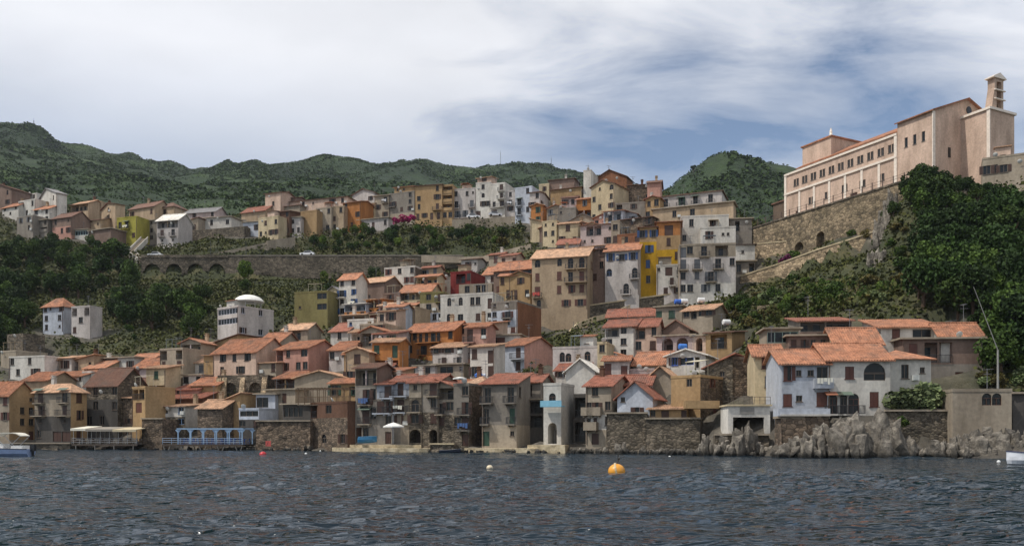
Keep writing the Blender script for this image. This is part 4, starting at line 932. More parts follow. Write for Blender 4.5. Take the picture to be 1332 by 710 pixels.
# road wall with blind arches (viaduct) below the upper town
def arcade():
    x0, x1, top = 184, 296, 335; D = 237.0; zt = zat(top, D); a = P(x0, top, D); b = P(x1, top, D); L = b.x - a.x; Hh = 11.0
    root = empty('road_viaduct', (a.x, D, zt - Hh)); tag(root, 'dark stone arched viaduct carrying the road below the upper town', 'viaduct')
    m = MB(); n = 4; cwid = L / n; ow, oh = 4.4, 9.3
    for i in range(n):
        xc = (i + .5) * cwid; ap = arcpts(ow, oh, 10); zb_ = 0
        m.quad((i * cwid, 0, 0), (xc - ow / 2, 0, 0), (xc - ow / 2, 0, Hh), (i * cwid, 0, Hh)); m.quad((xc + ow / 2, 0, 0), ((i + 1) * cwid, 0, 0), ((i + 1) * cwid, 0, Hh), (xc + ow / 2, 0, Hh))
        for k in range(10):
            (xa, za), (xb, zb2) = ap[k], ap[k + 1]
            m.quad((xc + xa, 0, za), (xc + xa, 0, Hh), (xc + xb, 0, Hh), (xc + xb, 0, zb2)); m.quad((xc + xa, 0, za), (xc + xb, 0, zb2), (xc + xb, 2.5, zb2), (xc + xa, 2.5, za))
        for s in (-1, 1): m.quad((xc + s * ow / 2, 0, 0), (xc + s * ow / 2, 2.5, 0), (xc + s * ow / 2, 2.5, ap[0][1]), (xc + s * ow / 2, 0, ap[0][1]))
        m.quad((xc - ow / 2, 2.5, 0), (xc + ow / 2, 2.5, 0), (xc + ow / 2, 2.5, oh), (xc - ow / 2, 2.5, oh))
    m.box(0, L, 2.6, 5.0, 0, Hh); m.quad((0, 0, Hh), (L, 0, Hh), (L, 2.6, Hh), (0, 2.6, Hh)); m.quad((0, 0, 0), (0, 2.6, 0), (0, 2.6, Hh), (0, 0, Hh))
    build(m, 'wall', stone('X', 1.4), root); build(MB().box(-.2, L, -.2, .35, Hh + .003, Hh + .75), 'parapet', stone('X', 1.4), root)
arcade()
wall_line('retaining_wall', [(296, 333, 362, 237), (420, 333, 362, 236), (548, 333, 356, 234), (560, 333, 350, 233), (602, 333, 348, 231)], 1.2, stone('X', 1.4), 'long dark stone road retaining wall under the planted bank', coping=plaster('G'))
wall_line('retaining_wall', [(548, 332, 341, 232), (602, 334, 342, 230), (628, 333, 341, 228), (662, 324, 336, 223), (690, 317, 328, 219)], .5, plaster('Z'), 'pale concrete parapet climbing along the bend of the road')
wall_line('ramp_wall', [(262, 332, 336, 241), (300, 325, 335, 243), (345, 316, 334, 246), (348, 313, 334, 246), (384, 308, 332, 252)], .8, plaster('Z'), 'smooth grey concrete ramp wall below the cream upper house')
wall_line('retaining_wall', [(703, 404, 432, 179), (760, 399, 428, 179), (822, 390, 408, 178.5), (880, 382, 394, 178), (923, 373, 386, 177.5)], .9, stone('X', 1.6), 'long stone path wall with pale coping below the big palazzo', coping=plaster('C'))
wall_line('retaining_wall', [(963, 360, 372, 178), (1010, 345, 368, 175), (1062, 326, 352, 171), (1110, 311, 338, 167), (1152, 297, 316, 164)], .9, stone('B', 1.6), 'rising stone wall with pale coping below the church terrace', coping=plaster('C'))
wall_line('retaining_wall', [(985, 318, 348, 189), (1030, 314, 336, 186), (1078, 311, 326, 183), (1116, 308, 316, 180)], .7, stone('B', 1.6), 'pale terrace wall in front of the church foundation arches', coping=plaster('C'))
wall_line('path_parapet', [(742, 430, 436, 168), (752, 420, 427, 170), (775, 411, 418, 172), (800, 405, 411, 174), (820, 396, 403, 176)], .4, plaster('C'), 'curved cream stair parapet below the palazzo path')
wall_line('terrace_wall', [(985, 398, 408, 148), (1020, 394, 404, 147), (1062, 386, 396, 146)], .6, stone('XB', 1.8), 'low rough terrace wall on the scrubby slope above the veranda')
wall_line('terrace_wall', [(1096, 392, 404, 134), (1120, 378, 396, 136), (1150, 370, 388, 137)], .6, stone('XB', 1.8), 'broken stone terrace wall above the open loggia villa')
wall_line('terrace_wall', [(1062, 366, 374, 156), (1100, 358, 368, 155), (1134, 350, 362, 154)], .6, stone('XB', 1.8), 'overgrown terrace wall below the rising church path wall')
# church foundation with arches, along the long side
def church_base():
    root = empty('church_foundation', tuple(cpt(-5.2, 2, -13)), math.atan2(CE1.y, CE1.x)); tag(root, 'rough stone church foundation wall with arched openings', 'wall')
    # local x along the nave, local y = away from the sea to the inside -> flip
    Lc, Hh = 42.0, 12.6; m = MB(); ops = [(20.5, 2.2, 4.4, 3.2), (26.5, 2.6, 4.8, 1.8), (32, 2.4, 4.6, 3.6), (38, 1.9, 4.6, 3.2)]
    def pt(u, z, inn=0.0): return (u, -inn, z)
    us = sorted({0, Lc} | {o[0] + s * o[1] / 2 for o in ops for s in (-1, 1)}); zs = sorted({0, Hh} | {v for o in ops for v in (o[2], o[2] + o[3])})
    for a, b in zip(us, us[1:]):
        for c, d in zip(zs, zs[1:]):
            if any(abs((a + b) / 2 - o[0]) < o[1] / 2 and o[2] < (c + d) / 2 < o[2] + o[3] for o in ops): continue
            m.quad(pt(b, c), pt(a, c), pt(a, d), pt(b, d))
    for u, w_, z, hh in ops:
        ap = arcpts(w_, hh, 8); top = z + hh
        for k in range(8):
            (xa, za), (xb, zb2) = ap[k], ap[k + 1]; m.quad(pt(u + xa, z + za), pt(u + xb, z + zb2), pt(u + xb, z + zb2, 1.5), pt(u + xa, z + za, 1.5)); m.quad(pt(u + xa, z + za), pt(u + (w_ / 2 if k < 4 else -w_ / 2), top), pt(u + xb, z + zb2))
        for s in (-1, 1): m.quad(pt(u + s * w_ / 2, z), pt(u + s * w_ / 2, z + ap[0][1]), pt(u + s * w_ / 2, z + ap[0][1], 1.5), pt(u + s * w_ / 2, z, 1.5))
        m.quad(pt(u - w_ / 2, z), pt(u + w_ / 2, z), pt(u + w_ / 2, z, 1.5), pt(u - w_ / 2, z, 1.5)); m.quad(pt(u - w_ / 2, z, 1.5), pt(u + w_ / 2, z, 1.5), pt(u + w_ / 2, top, 1.5), pt(u - w_ / 2, top, 1.5))
    m.quad((0, 0, Hh), (Lc, 0, Hh), (Lc, -6, Hh), (0, -6, Hh)); m.quad((Lc, 0, 0), (Lc, -6, 0), (Lc, -6, Hh), (Lc, 0, Hh)); m.quad((0, 0, 0), (0, -6, 0), (0, -6, Hh), (0, 0, Hh)); m.quad((0, -6, 0), (Lc, -6, 0), (Lc, -6, Hh), (0, -6, Hh))
    build(m, 'wall', stone('XB', 1.3), root); build(MB().box(-.2, Lc + .2, -.5, .2, Hh + .003, Hh + .3), 'coping', stone('X', 1.6), root)
    fr = empty('terrace_fence', tuple(cpt(-4.95, 2, -.09)), math.atan2(CE1.y, CE1.x)); tag(fr, 'iron fence with posts along the church terrace edge', 'fence')
    po = MB().box(-.07, .07, -.07, .07, 0, 1.5).mesh('post', paint(92, 76, 68))
    n = 18
    for i in range(n): link('post', po, fr, (.3 + (Lc - .6) * i / (n - 1), 0, 0))
    for z in (.15, .8, 1.35): build(MB().box(.3, Lc - .3, -.02, .02, z - .025, z + .025), 'rail', paint(92, 76, 68), fr)
    FOOT.append((tuple(cpt(-2, 22))[0], tuple(cpt(-2, 22))[1], 3.5, 21, -math.degrees(math.atan2(CE2.y, CE2.x)), CZ - 8))
church_base()
# arched buttressed wall below the long pink-beige house
def buttress_wall():
    D = 154.0; a = P(283, 522, D); b = P(352, 522, D); L = b.x - a.x; Hh = zat(488, D) - a.z
    root = empty('buttressed_wall', tuple(a), R(-8)); tag(root, 'old stone retaining wall with two dark arches and sloping buttresses', 'wall')
    m = MB(); n = 2; m.box(0, L, .9, 3, -5, Hh)
    cwid = L / n
    for i in range(n):
        xc = (i + .5) * cwid; ow, oh = 2.4, Hh * .72; ap = arcpts(ow, oh, 10)
        m.quad((i * cwid, 0, -5), (xc - ow / 2, 0, -5), (xc - ow / 2, 0, Hh), (i * cwid, 0, Hh)); m.quad((xc + ow / 2, 0, -5), ((i + 1) * cwid, 0, -5), ((i + 1) * cwid, 0, Hh), (xc + ow / 2, 0, Hh))
        for k in range(10):
            (xa, za), (xb, zb2) = ap[k], ap[k + 1]; m.quad((xc + xa, 0, za), (xc + xa, 0, Hh), (xc + xb, 0, Hh), (xc + xb, 0, zb2)); m.quad((xc + xa, 0, za), (xc + xb, 0, zb2), (xc + xb, .9, zb2), (xc + xa, .9, za))
        for s in (-1, 1): m.quad((xc + s * ow / 2, 0, 0), (xc + s * ow / 2, .9, 0), (xc + s * ow / 2, .9, ap[0][1]), (xc + s * ow / 2, 0, ap[0][1]))
    m.quad((0, 0, Hh), (L, 0, Hh), (L, .9, Hh), (0, .9, Hh)); build(m, 'wall', stone('X', 1.6), root)
    for x in (-.2, .9, 4.4, 8.6): build(MB().prism([(x, 0, -3), (x, 0, Hh - .4), (x, -1.9, -3)], (.9, 0, 0)), 'buttress', stone('B', 1.8), root)
buttress_wall()

CLAMP = []
# sea walls (thick masonry standing in the water's edge)
def seawall(x0, x1, yt, D, label, mat, a=14, depth=3.0, yb=None, cop=None):
    u = lambda x: (x - CX) / FPX; xc = (x0 + x1) / 2; Xc = u(xc) * D; ca, sa = math.cos(R(a)), math.sin(R(a))
    t0 = (u(x0) * D - Xc) / (ca + u(x0) * sa); t1 = (u(x1) * D - Xc) / (ca + u(x1) * sa); zt = zat(yt, D); zb = -1.5
    tm = (t0 + t1) / 2; root = empty('seawall', (Xc + tm * ca, D - tm * sa, zb), -R(a)); tag(root, label, 'wall'); W = t1 - t0; H = zt - zb
    m = MB(); n = max(3, int(W / 1.0)); k = max(3, int(H / .9)); r = random.Random(int(x0))
    off = [[r.uniform(-.10, .10) for _ in range(n + 1)] for _ in range(k + 1)]
    for i in range(n):
        for j in range(k):
            g = lambda p, q: (-W / 2 + W * p / n, off[q][p] - .35 * (1 - q / k), H * q / k)
            m.quad(g(i, j), g(i + 1, j), g(i + 1, j + 1), g(i, j + 1))
    m.box(-W / 2 + .02, W / 2 - .02, .12, depth, 0, H - .01); m.quad((-W / 2, -.1, H), (W / 2, -.1, H), (W / 2, .3, H), (-W / 2, .3, H))
    for s in (-1, 1): m.quad((s * W / 2, off[0][0] - .35, 0), (s * W / 2, .3, 0), (s * W / 2, .3, H), (s * W / 2, -.1, H))
    build(m, 'wall', mat, root)
    build(MB().box(-W / 2 - .1, W / 2 + .1, -.3, .25, H + .004, H + .22), 'coping', cop or plaster('Z'), root)
    CLAMP.append((Xc + tm * ca - sa * 2.2, D - tm * sa - ca * 2.2, W / 2 + .5, 3.2, a, .1))
    return root
seawall(789, 842, 538, 109.5, 'tall rough seawall under the pale blue-white gabled house', stone('X', 1.8))
seawall(840, 911, 545, 106.5, 'rough seawall with dark holes under the mustard block', stone('X', 1.8), a=18)
seawall(334, 404, 548, 134, 'old stone seawall below the dark glass-fronted house', stone('A', 1.8))
seawall(1152, 1240, 535, 93, 'pale pebbled seawall below the oleander bush', stone('X', 2.4), a=4)
seawall(1016, 1078, 541, 94, 'dark brown seawall under the white-blue villa terrace', stone('A', 1.5), a=4, cop=plaster('W'))
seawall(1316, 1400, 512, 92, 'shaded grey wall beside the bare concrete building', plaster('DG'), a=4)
seawall(-60, 92, 577, 142, 'dark stone quay in front of the hip-roofed grey house', stone('X', 1.2), a=7, depth=6)
seawall(185, 212, 545, 141, 'brown stone bastion between the two restaurant terraces', stone('A', 1.8), a=14, depth=5)
seawall(930, 1000, 566, 99, 'low stone wall below the white sea pavilion', stone('X', 1.8), a=10, depth=4)
seawall(560, 590, 578, 120.5, 'low landing wall with pale coping in front of the dark ground arch', stone('X', 1.8), a=10, depth=3, cop=plaster('C'))
# ------------------------------------------------------------------ small houses squeezed into the gaps of the town
TOWNM = [(P(490, 577, 127), 'the tall grey shore house'), (P(650, 580, 120), 'the green-doored shore house'), (P(735, 404, 180), 'the big beige palazzo'), (P(608, 385, 200), 'the crimson house'), (P(560, 462, 155), 'the deep orange house'), (P(670, 487, 142), 'the pink-sided house'), (P(305, 491, 157), 'the long pink-beige house'), (P(380, 486, 152), 'the pink terrace house'),
 (P(235, 497, 162), 'the beige-grey loggia house'), (P(460, 411, 190), 'the white house with blue shutters'), (P(520, 383, 205), 'the white three-storey house'), (P(600, 423, 176), 'the white half-ruined house'), (P(815, 482, 138), 'the dark blue-shuttered house'), (P(890, 545, 108), 'the mustard block'), (P(880, 459, 132), 'the two-arched house'), (P(930, 455, 130), 'the wide brown loggia house'), (P(740, 274, 250), 'the broad blank tan house'), (P(785, 287, 228), 'the tan cream gabled house'), (P(320, 438, 182), 'the dome canopy house'), (P(405, 421, 190), 'the olive green house'), (P(430, 582, 131), 'the brick shore house'), (P(190, 553, 144), 'the tan shore house'), (P(780, 578, 113), 'the solid-balcony shore house'), (P(470, 442, 170), 'the large blue window house')]
COLW = dict(W='white', LW='off-white', C='cream', B='beige', PK='pale pink', P='pink', T='tan', Z='grey-beige', V='lilac', O='orange', M='mauve', U='bluish white'); ROOFW = dict(t='orange tiled', r='red tiled', b='brown tiled', e='pale tiled')
def pip(px, py, poly):
    c = False
    for i in range(len(poly)):
        (x1, y1), (x2, y2) = poly[i], poly[i - 1]
        if (y1 > py) != (y2 > py) and px < (x2 - x1) * (py - y1) / (y2 - y1) + x1: c = not c
    return c
def gap_ok(X, Y, r):
    for (fx, fy, hx, hy, a, z) in FOOT:
        ca, sa = math.cos(R(a)), math.sin(R(a)); dx, dy = X - fx, Y - fy; lx = dx * ca - dy * sa; ly = dx * sa + dy * ca
        if max(abs(lx) - hx, 0) ** 2 + max(abs(ly) - hy, 0) ** 2 < r * r: return False
    return True
OPENV = [(648, 724, 432, 484), (700, 800, 395, 446), (573, 641, 384, 416), (719, 777, 450, 474), (690, 778, 324, 402), (528, 590, 425, 458), (586, 631, 352, 380), (277, 333, 441, 484), (639, 704, 392, 432), (868, 918, 452, 478), (283, 358, 384, 436), (787, 831, 317, 382), (359, 440, 444, 480), (498, 540, 347, 380), (441, 478, 356, 400), (383, 441, 376, 418), (790, 950, 395, 452), (282, 352, 488, 518), (873, 948, 489, 540), (540, 605, 472, 486), (720, 776, 472, 498), (830, 860, 290, 370)]
frnd = random.Random(99); USED = set(); nf = 0
for _ in range(14000):
    if nf >= 60: break
    poly = frnd.choice(([(200, 480), (280, 455), (350, 450), (440, 410), (445, 375), (560, 370), (640, 360), (690, 360), (690, 440), (720, 462), (790, 455), (800, 425), (880, 430), (950, 450), (965, 500), (900, 520), (780, 530), (460, 530), (200, 520)], [(690, 282), (860, 276), (850, 312), (700, 322)]))
    px = frnd.uniform(200, 965); py = frnd.uniform(276, 530)
    if not pip(px, py, poly): continue
    D = dmap(px, py); X = (px - CX) / FPX * D; W_ = frnd.uniform(3.4, 5.2); dep = frnd.uniform(3.6, 4.6)
    if not gap_ok(X, D + dep / 2, max(W_, dep) / 2 - 1.1): continue
    k = frnd.choice(list(COLW)); rc_ = frnd.choice('ttrbee'); st = frnd.choice((1, 2, 2)); mk = min(TOWNM, key=lambda l: (l[0].x - X) ** 2 + (l[0].y - D) ** 2)[1]
    lb = ('tiny ' if st == 1 else 'narrow two-storey ') + COLW[k] + ' house with ' + ROOFW[rc_] + ' roof near ' + mk
    if lb in USED: continue
    wp = W_ * FPX / D; hp = (2.7 * st + 1.2) * FPX / D
    if any(px + wp / 2 > a0 and px - wp / 2 < a1 and py > b0 and py - hp < b1 for a0, a1, b0, b1 in OPENV): continue
    USED.add(lb); hp = (2.7 * st + .3) * FPX / D; nf += 1
    house(px - wp / 2, px + wp / 2, py - hp, py, '/'.join(frnd.choice(('w.s', 'd.w', '.s.', 'ww', 's.e', 'll')) for _ in range(st)), k, frnd.choice(('gx', 'gx', 'sf', 'gy')), rc_, lb, d=dep, sh=frnd.choice('nngry'))
# ------------------------------------------------------------------ hillside
rng = np.random.default_rng(11)
tp, tz = [], []
def addp(p, z=None): tp.append((p[0], p[1])); tz.append(p[2] if z is None else z)
for x, y, d in ctrl_px: addp(P(x, y, d))
for x, y, d in WALLG: addp(P(x, y, d))
for y in (-2, 3, 8, 13, 18): addp(cpt(-7.4, y, -3.2 - y * .28)); addp(cpt(-11, y, -5.5 - y * .3)); addp(cpt(-16, y, -9.5 - y * .3))
for x, y, d in ((190, 366, 236), (240, 366, 236), (290, 366, 236), (190, 372, 231), (240, 373, 231), (290, 373, 231)): addp(P(x, y, d))
for x in range(-300, 1651, 75):
    d = shoreD(x)
    for k, z in ((-1.5, -.5), (-5, -2.2), (-14, -6), (-30, -9)): q = P(x, HOR, d + k); addp((q.x, q.y, z))
for x, z in ((-300, 78), (0, 76), (200, 78), (400, 78), (600, 77), (700, 80), (800, 79), (900, 76), (1000, 62), (1150, 56), (1332, 56), (1650, 52)):
    for d, k in ((300, 0), (330, 3)): q = P(x, HOR, d); addp((q.x, q.y, z + k))
for x in (1050, 1150, 1250, 1332, 1650): q = P(x, HOR, 225); addp((q.x, q.y, 51))
for (fx, fy, hx, hy, a, z) in FOOT: addp((fx, fy, z + .2))
terr = RBF(tp, tz, .8)
def vnoise(X, Y, scale, seed=0, octaves=3):
    out = np.zeros_like(X); amp = 1.0
    for o in range(octaves):
        s = scale / 2 ** o; g = np.random.default_rng(seed + o).normal(size=(257, 257)); gx, gy = (X / s) % 256, (Y / s) % 256
        ix, iy = gx.astype(int), gy.astype(int); fx, fy = gx - ix, gy - iy; fx = fx * fx * (3 - 2 * fx); fy = fy * fy * (3 - 2 * fy)
        out += amp * ((g[iy, ix] * (1 - fx) + g[iy, ix + 1] * fx) * (1 - fy) + (g[iy + 1, ix] * (1 - fx) + g[iy + 1, ix + 1] * fx) * fy); amp *= .5
    return out
def foot_dist(X, Y):     # distance to the nearest footprint and its base height
    best = np.full(X.shape, 1e9); zb = np.zeros(X.shape)
    for (fx, fy, hx, hy, a, z) in FOOT:
        ca, sa = math.cos(R(a)), math.sin(R(a)); dx, dy = X - fx, Y - fy; lx = dx * ca - dy * sa; ly = dx * sa + dy * ca
        q = np.hypot(np.maximum(np.abs(lx) - hx, 0), np.maximum(np.abs(ly) - hy, 0)); m = q < best; best[m] = q[m]; zb[m] = z
    return best, zb
def height_raw(X, Y): return terr(np.stack([X.ravel(), Y.ravel()], 1)).reshape(X.shape)
xs_ = np.arange(-330, 331, 2.0); ys_ = np.arange(58, 338, 2.0); TX, TY = np.meshgrid(xs_, ys_); TZ = height_raw(TX, TY)
land = TZ > .8
fd, fz = foot_dist(TX, TY)
TZ = TZ + np.where(land, vnoise(TX, TY, 14, 3) * .45, vnoise(TX, TY, 6, 5) * .1) * np.clip(fd / 6, 0, 1)
for (fx, fy, hx, hy, a, z) in FOOT:
    ca, sa = math.cos(R(a)), math.sin(R(a)); dx, dy = TX - fx, TY - fy; lx = dx * ca - dy * sa; ly = dx * sa + dy * ca
    ins = (np.abs(lx) < hx + 1.3) & (np.abs(ly) < hy + 1.5); TZ = np.where(ins, np.minimum(TZ, max(z - .05, -.4)), TZ)
bare = (CX + TX / TY * FPX > 700) & (CX + TX / TY * FPX < 850) & (TY > 163) & (TY < 181)
for (fx, fy, hx, hy, a, z) in CLAMP:
    ca, sa = math.cos(R(a)), math.sin(R(a)); dx, dy = TX - fx, TY - fy; lx = dx * ca - dy * sa; ly = dx * sa + dy * ca
    TZ = np.where((np.abs(lx) < hx) & (np.abs(ly) < hy), np.minimum(TZ, z), TZ)
wpx = CX + TX / TY * FPX
TZ = np.where((wpx > 180) & (wpx < 604) & (TY > 224) & (TY < 236.9), np.minimum(TZ, zat(np.where(wpx < 500, 365, 354), TY)), TZ)
for xs3, bs3, ds3 in (((703, 760, 822, 880, 923), (430, 426, 406, 393, 385), (179, 179, 178.5, 178, 177.5)), ((963, 1010, 1062, 1110, 1152), (371, 367, 351, 337, 316), (178, 175, 171, 167, 164))):
    wd = np.interp(wpx, xs3, ds3); zz_ = (wpx > xs3[0] - 2) & (wpx < xs3[-1] + 2) & (TY < wd - .05) & (TY > wd - 13)
    TZ = np.where(zz_, np.minimum(TZ, zat(np.interp(wpx, xs3, bs3) + (wd - TY) * .5, TY)), TZ)
def ground(x, y):
    gx = np.clip((x - xs_[0]) / 2.0, 0, len(xs_) - 1.001); gy = np.clip((y - ys_[0]) / 2.0, 0, len(ys_) - 1.001); ix, iy = int(gx), int(gy); fx, fy = gx - ix, gy - iy
    return (TZ[iy, ix] * (1 - fx) + TZ[iy, ix + 1] * fx) * (1 - fy) + (TZ[iy + 1, ix] * (1 - fx) + TZ[iy + 1, ix + 1] * fx) * fy
veg = np.clip((fd - 1.0) / 2.5, 0, 1) * np.clip((TZ - 3.5) / 3, 0, 1) * np.where(bare & (vnoise(TX, TY, 5, 8, 2) < .5), .2, 1)
m = NM('hillside'); at = m.node('ShaderNodeAttribute'); at.attribute_name = 'veg'
gr = m.ramp(m.noise(.12, 6, .65), [(.3, lin((38, 44, 26))[:3]), (.5, lin((60, 64, 36))[:3]), (.74, lin((104, 94, 62))[:3])])
rk = m.ramp(m.noise(.5, 7, .7), [(.3, lin((50, 47, 43))[:3]), (.55, lin((88, 82, 73))[:3]), (.75, lin((128, 120, 107))[:3])])
m.base(m.mix(at.outputs['Fac'], rk, gr)); m.b.inputs['Roughness'].default_value = .95; m.bump(m.noise(1.2, 7, .7), .9, .5)
me = gridmesh('hillside', TX, TY, TZ, m.m); va = me.attributes.new('veg', 'FLOAT', 'POINT'); va.data.foreach_set('value', veg.astype(np.float32).ravel())
tag(link('hillside', me), kind='structure')

# ------------------------------------------------------------------ mountains
RIDGE = [(-500, 120), (-300, 128), (-100, 146), (0, 160), (60, 169), (110, 186), (170, 203), (235, 221), (275, 214), (330, 207), (400, 209), (430, 207), (495, 200), (540, 207), (600, 220), (650, 215), (700, 216), (760, 222), (800, 230), (840, 240), (900, 255), (1000, 275), (1200, 300), (1500, 320)]
mp, mz = [], []
def addm(px, py, D): q = P(px, py, D); mp.append((q.x, q.y)); mz.append(q.z)
for x, y in RIDGE:
    y += 3; addm(x, y, 1100); z = zat(y, 1100)
    if x < 870: addm(x, y + 13, 985); addm(x, y + 24, 860); addm(x, y + 34, 740)
    q = P(x, y, 1500); mp.append((q.x * .9, q.y)); mz.append(z * .55); q = P(x, y, 1250); mp.append((q.x * .95, q.y)); mz.append(z * .86)
for x, y in ((-500, 262), (-200, 266), (0, 270), (200, 272), (400, 270), (600, 266), (750, 262), (850, 268)): addm(x, y, 400)
for x in range(-500, 1700, 150): q = P(x, HOR, 318); mp.append((q.x, q.y)); mz.append(60 if x < 1000 else 45)
# the steep conical hill behind the church
for x, y, d in ((938, 201, 620), (953, 204, 622), (918, 213, 615), (905, 226, 610), (890, 241, 605), (874, 262, 600), (968, 218, 630), (985, 223, 640), (1010, 232, 650), (1030, 234, 660), (1060, 248, 670), (930, 240, 500), (960, 248, 490), (1000, 256, 490), (890, 262, 480), (860, 268, 560), (945, 275, 420), (1060, 275, 480)): addm(x, y, d)
for x, z in ((900, 120), (940, 150), (1000, 130), (1060, 100)): q = P(x, HOR, 800); mp.append((q.x, q.y)); mz.append(z)
mtn = RBF(mp, mz, 1.5)
mx = np.arange(-1150, 1000, 8.0); my = np.arange(322, 1480, 8.0); MX, MY = np.meshgrid(mx, my); MZ = mtn(np.stack([MX.ravel(), MY.ravel()], 1)).reshape(MX.shape)
famp = np.clip((MY - 330) / 300, 0, 1)
gul = vnoise(MX + vnoise(MX, MY, 150, 31, 2) * 30, MY * .55, 95, 41, 4); MZ += (-np.abs(gul) * 11 + 5 + vnoise(MX, MY, 30, 51, 3) * 1.6) * famp
def mground(x, y):
    gx = np.clip((x - mx[0]) / 8, 0, len(mx) - 1.001); gy = np.clip((y - my[0]) / 8, 0, len(my) - 1.001); ix, iy = gx.astype(int), gy.astype(int); fx, fy = gx - ix, gy - iy
    return (MZ[iy, ix] * (1 - fx) + MZ[iy, ix + 1] * fx) * (1 - fy) + (MZ[iy + 1, ix] * (1 - fx) + MZ[iy + 1, ix + 1] * fx) * fy
m = NM('mountain_scrub')
g1 = m.ramp(m.noise(.012, 8, .68), [(.32, lin((28, 46, 22))[:3]), (.5, lin((40, 60, 28))[:3]), (.68, lin((64, 84, 36))[:3])])
g2 = m.ramp(m.noise(.11, 6, .7), [(.3, (.5, .52, .5)), (.68, (1.2, 1.18, 1.1))])
m.base(m.mix(1.0, g1, g2, 'MULTIPLY')); m.b.inputs['Roughness'].default_value = 1.0; m.bump(m.noise(.14, 7, .7), 1.0, 4.0)
tag(link('mountains', gridmesh('mountains', MX, MY, MZ, m.m)), kind='structure')

# ------------------------------------------------------------------ sea
wy = np.concatenate([np.array([-400, -200, -100, -50, -20, -5, 3, 8]), 10.5 * 1.0068 ** np.arange(0, 400)]); wy = wy[wy < 152]; wy = np.concatenate([wy, [165, 190]])
uu = np.linspace(-.78, .78, 520); WX = uu[None, :] * np.maximum(wy, 12)[:, None]
WX = np.concatenate([np.full((len(wy), 1), -600.), WX, np.full((len(wy), 1), 600.)], 1); WY = np.repeat(wy[:, None], WX.shape[1], 1)
WZ = np.zeros_like(WX); r2 = np.random.default_rng(5)
for i in range(46):
    lam = .55 * 1.075 ** i if i < 34 else r2.uniform(.8, 2.2); th = r2.normal(R(80), R(34)); amp = .012 * lam ** .9 * r2.uniform(.5, 1.2) / (1 + lam * .16)
    k = 2 * math.pi / lam; ph = r2.uniform(0, 6.28); cell = np.maximum(WY, 12) * .0075
    att = np.clip((lam / np.maximum(cell, .01) - 2.0) / 3, 0, 1)
    f = np.sin(k * (WX * math.cos(th) + WY * math.sin(th)) + ph); WZ += amp * att * (1 - np.abs(f)) * 1.5 if i % 3 == 0 else amp * att * f
patch = 1 + .5 * vnoise(WX, WY, 14, 77, 2); WZ = WZ * np.clip(patch, .35, 1.8); WZ[WY < 5] = 0; WZ -= .05
m = NM('sea_water'); b = m.b
dp_ = m.ramp(m.noise(.035, 4, .6, (1, .5, 1)), [(.35, (.002, .010, .018)), (.65, (.004, .019, .030))])
m.base(dp_); b.inputs['Roughness'].default_value = .08; b.inputs['IOR'].default_value = 1.4
n1 = m.noise(3.8, 1.5, .5, (.38, 1.0, 1)); n2 = m.noise(1.4, 2, .5, (.42, 1, 1))
ad = m.node('ShaderNodeMath', operation='MULTIPLY_ADD'); m.link(n2, ad.inputs[0]); ad.inputs[1].default_value = 1.3; m.link(n1, ad.inputs[2])
m.bump(ad.outputs[0], 1.0, .28)
tag(link('sea', gridmesh('sea', WX, WY, WZ, m.m)), kind='structure')

# ------------------------------------------------------------------ plants
LEAF = {'dark': leafmat('leaf_dark', (32, 50, 24), (62, 88, 38)), 'mid': leafmat('leaf_mid', (44, 66, 28), (88, 112, 48)), 'bright': leafmat('leaf_bright', (58, 84, 30), (112, 132, 54)),
        'dry': leafmat('leaf_dry', (84, 80, 46), (136, 124, 74)), 'magenta': leafmat('leaf_magenta', (150, 26, 90), (205, 60, 140)), 'purple': leafmat('leaf_purple', (84, 22, 66), (120, 44, 96)), 'silver': leafmat('leaf_silver', (84, 100, 66), (140, 152, 112))}
bark = paint(84, 66, 50, .9)
def crown_mesh(kind, seed, rx=1.0, rz=.85, n=1500, leaf=.085, lobes=16, hole=.25):
    r = np.random.default_rng(seed); L = r.normal(size=(lobes, 3)); L /= np.linalg.norm(L, axis=1, keepdims=True); L *= r.uniform(.35, .75, (lobes, 1)); L[:, 2] *= rz
    R_ = r.uniform(.26, .48, lobes); li = r.integers(0, lobes, n); v = r.normal(size=(n, 3)); v /= np.linalg.norm(v, axis=1, keepdims=True)
    C = L[li] + v * (R_[li] * r.uniform(.72, 1.08, n))[:, None]; C[:, :2] *= rx; C[:, 2] = C[:, 2]
    return soup('crown', leafquads(C, leaf * r.uniform(.6, 1.3, n), r), 4, LEAF[kind])
def trunk_mesh(seed):
    r = random.Random(seed); m = MB(); m.tube((0, 0, -.3), (.02, .01, .5), .07, .05, 6)
    for i in range(5): a = r.uniform(0, 6.28); m.tube((.02, .01, .42), (.45 * math.cos(a), .45 * math.sin(a), r.uniform(.75, 1.1)), .035, .012, 5)
    return m.mesh('trunk', bark)
CROWNS = {k: [crown_mesh(k, 100 + i + 10 * j, rz=(.75, .95, .85)[i], n=1700) for i in range(3)] for j, k in enumerate(('dark', 'mid', 'bright'))}
BUSH = {k: [crown_mesh(k, 300 + i + 10 * j, rz=.7, n=750, leaf=.12, lobes=10) for i in range(2)] for j, k in enumerate(LEAF)}
TRUNKS = [trunk_mesh(i) for i in range(3)]
trnd = random.Random(21)
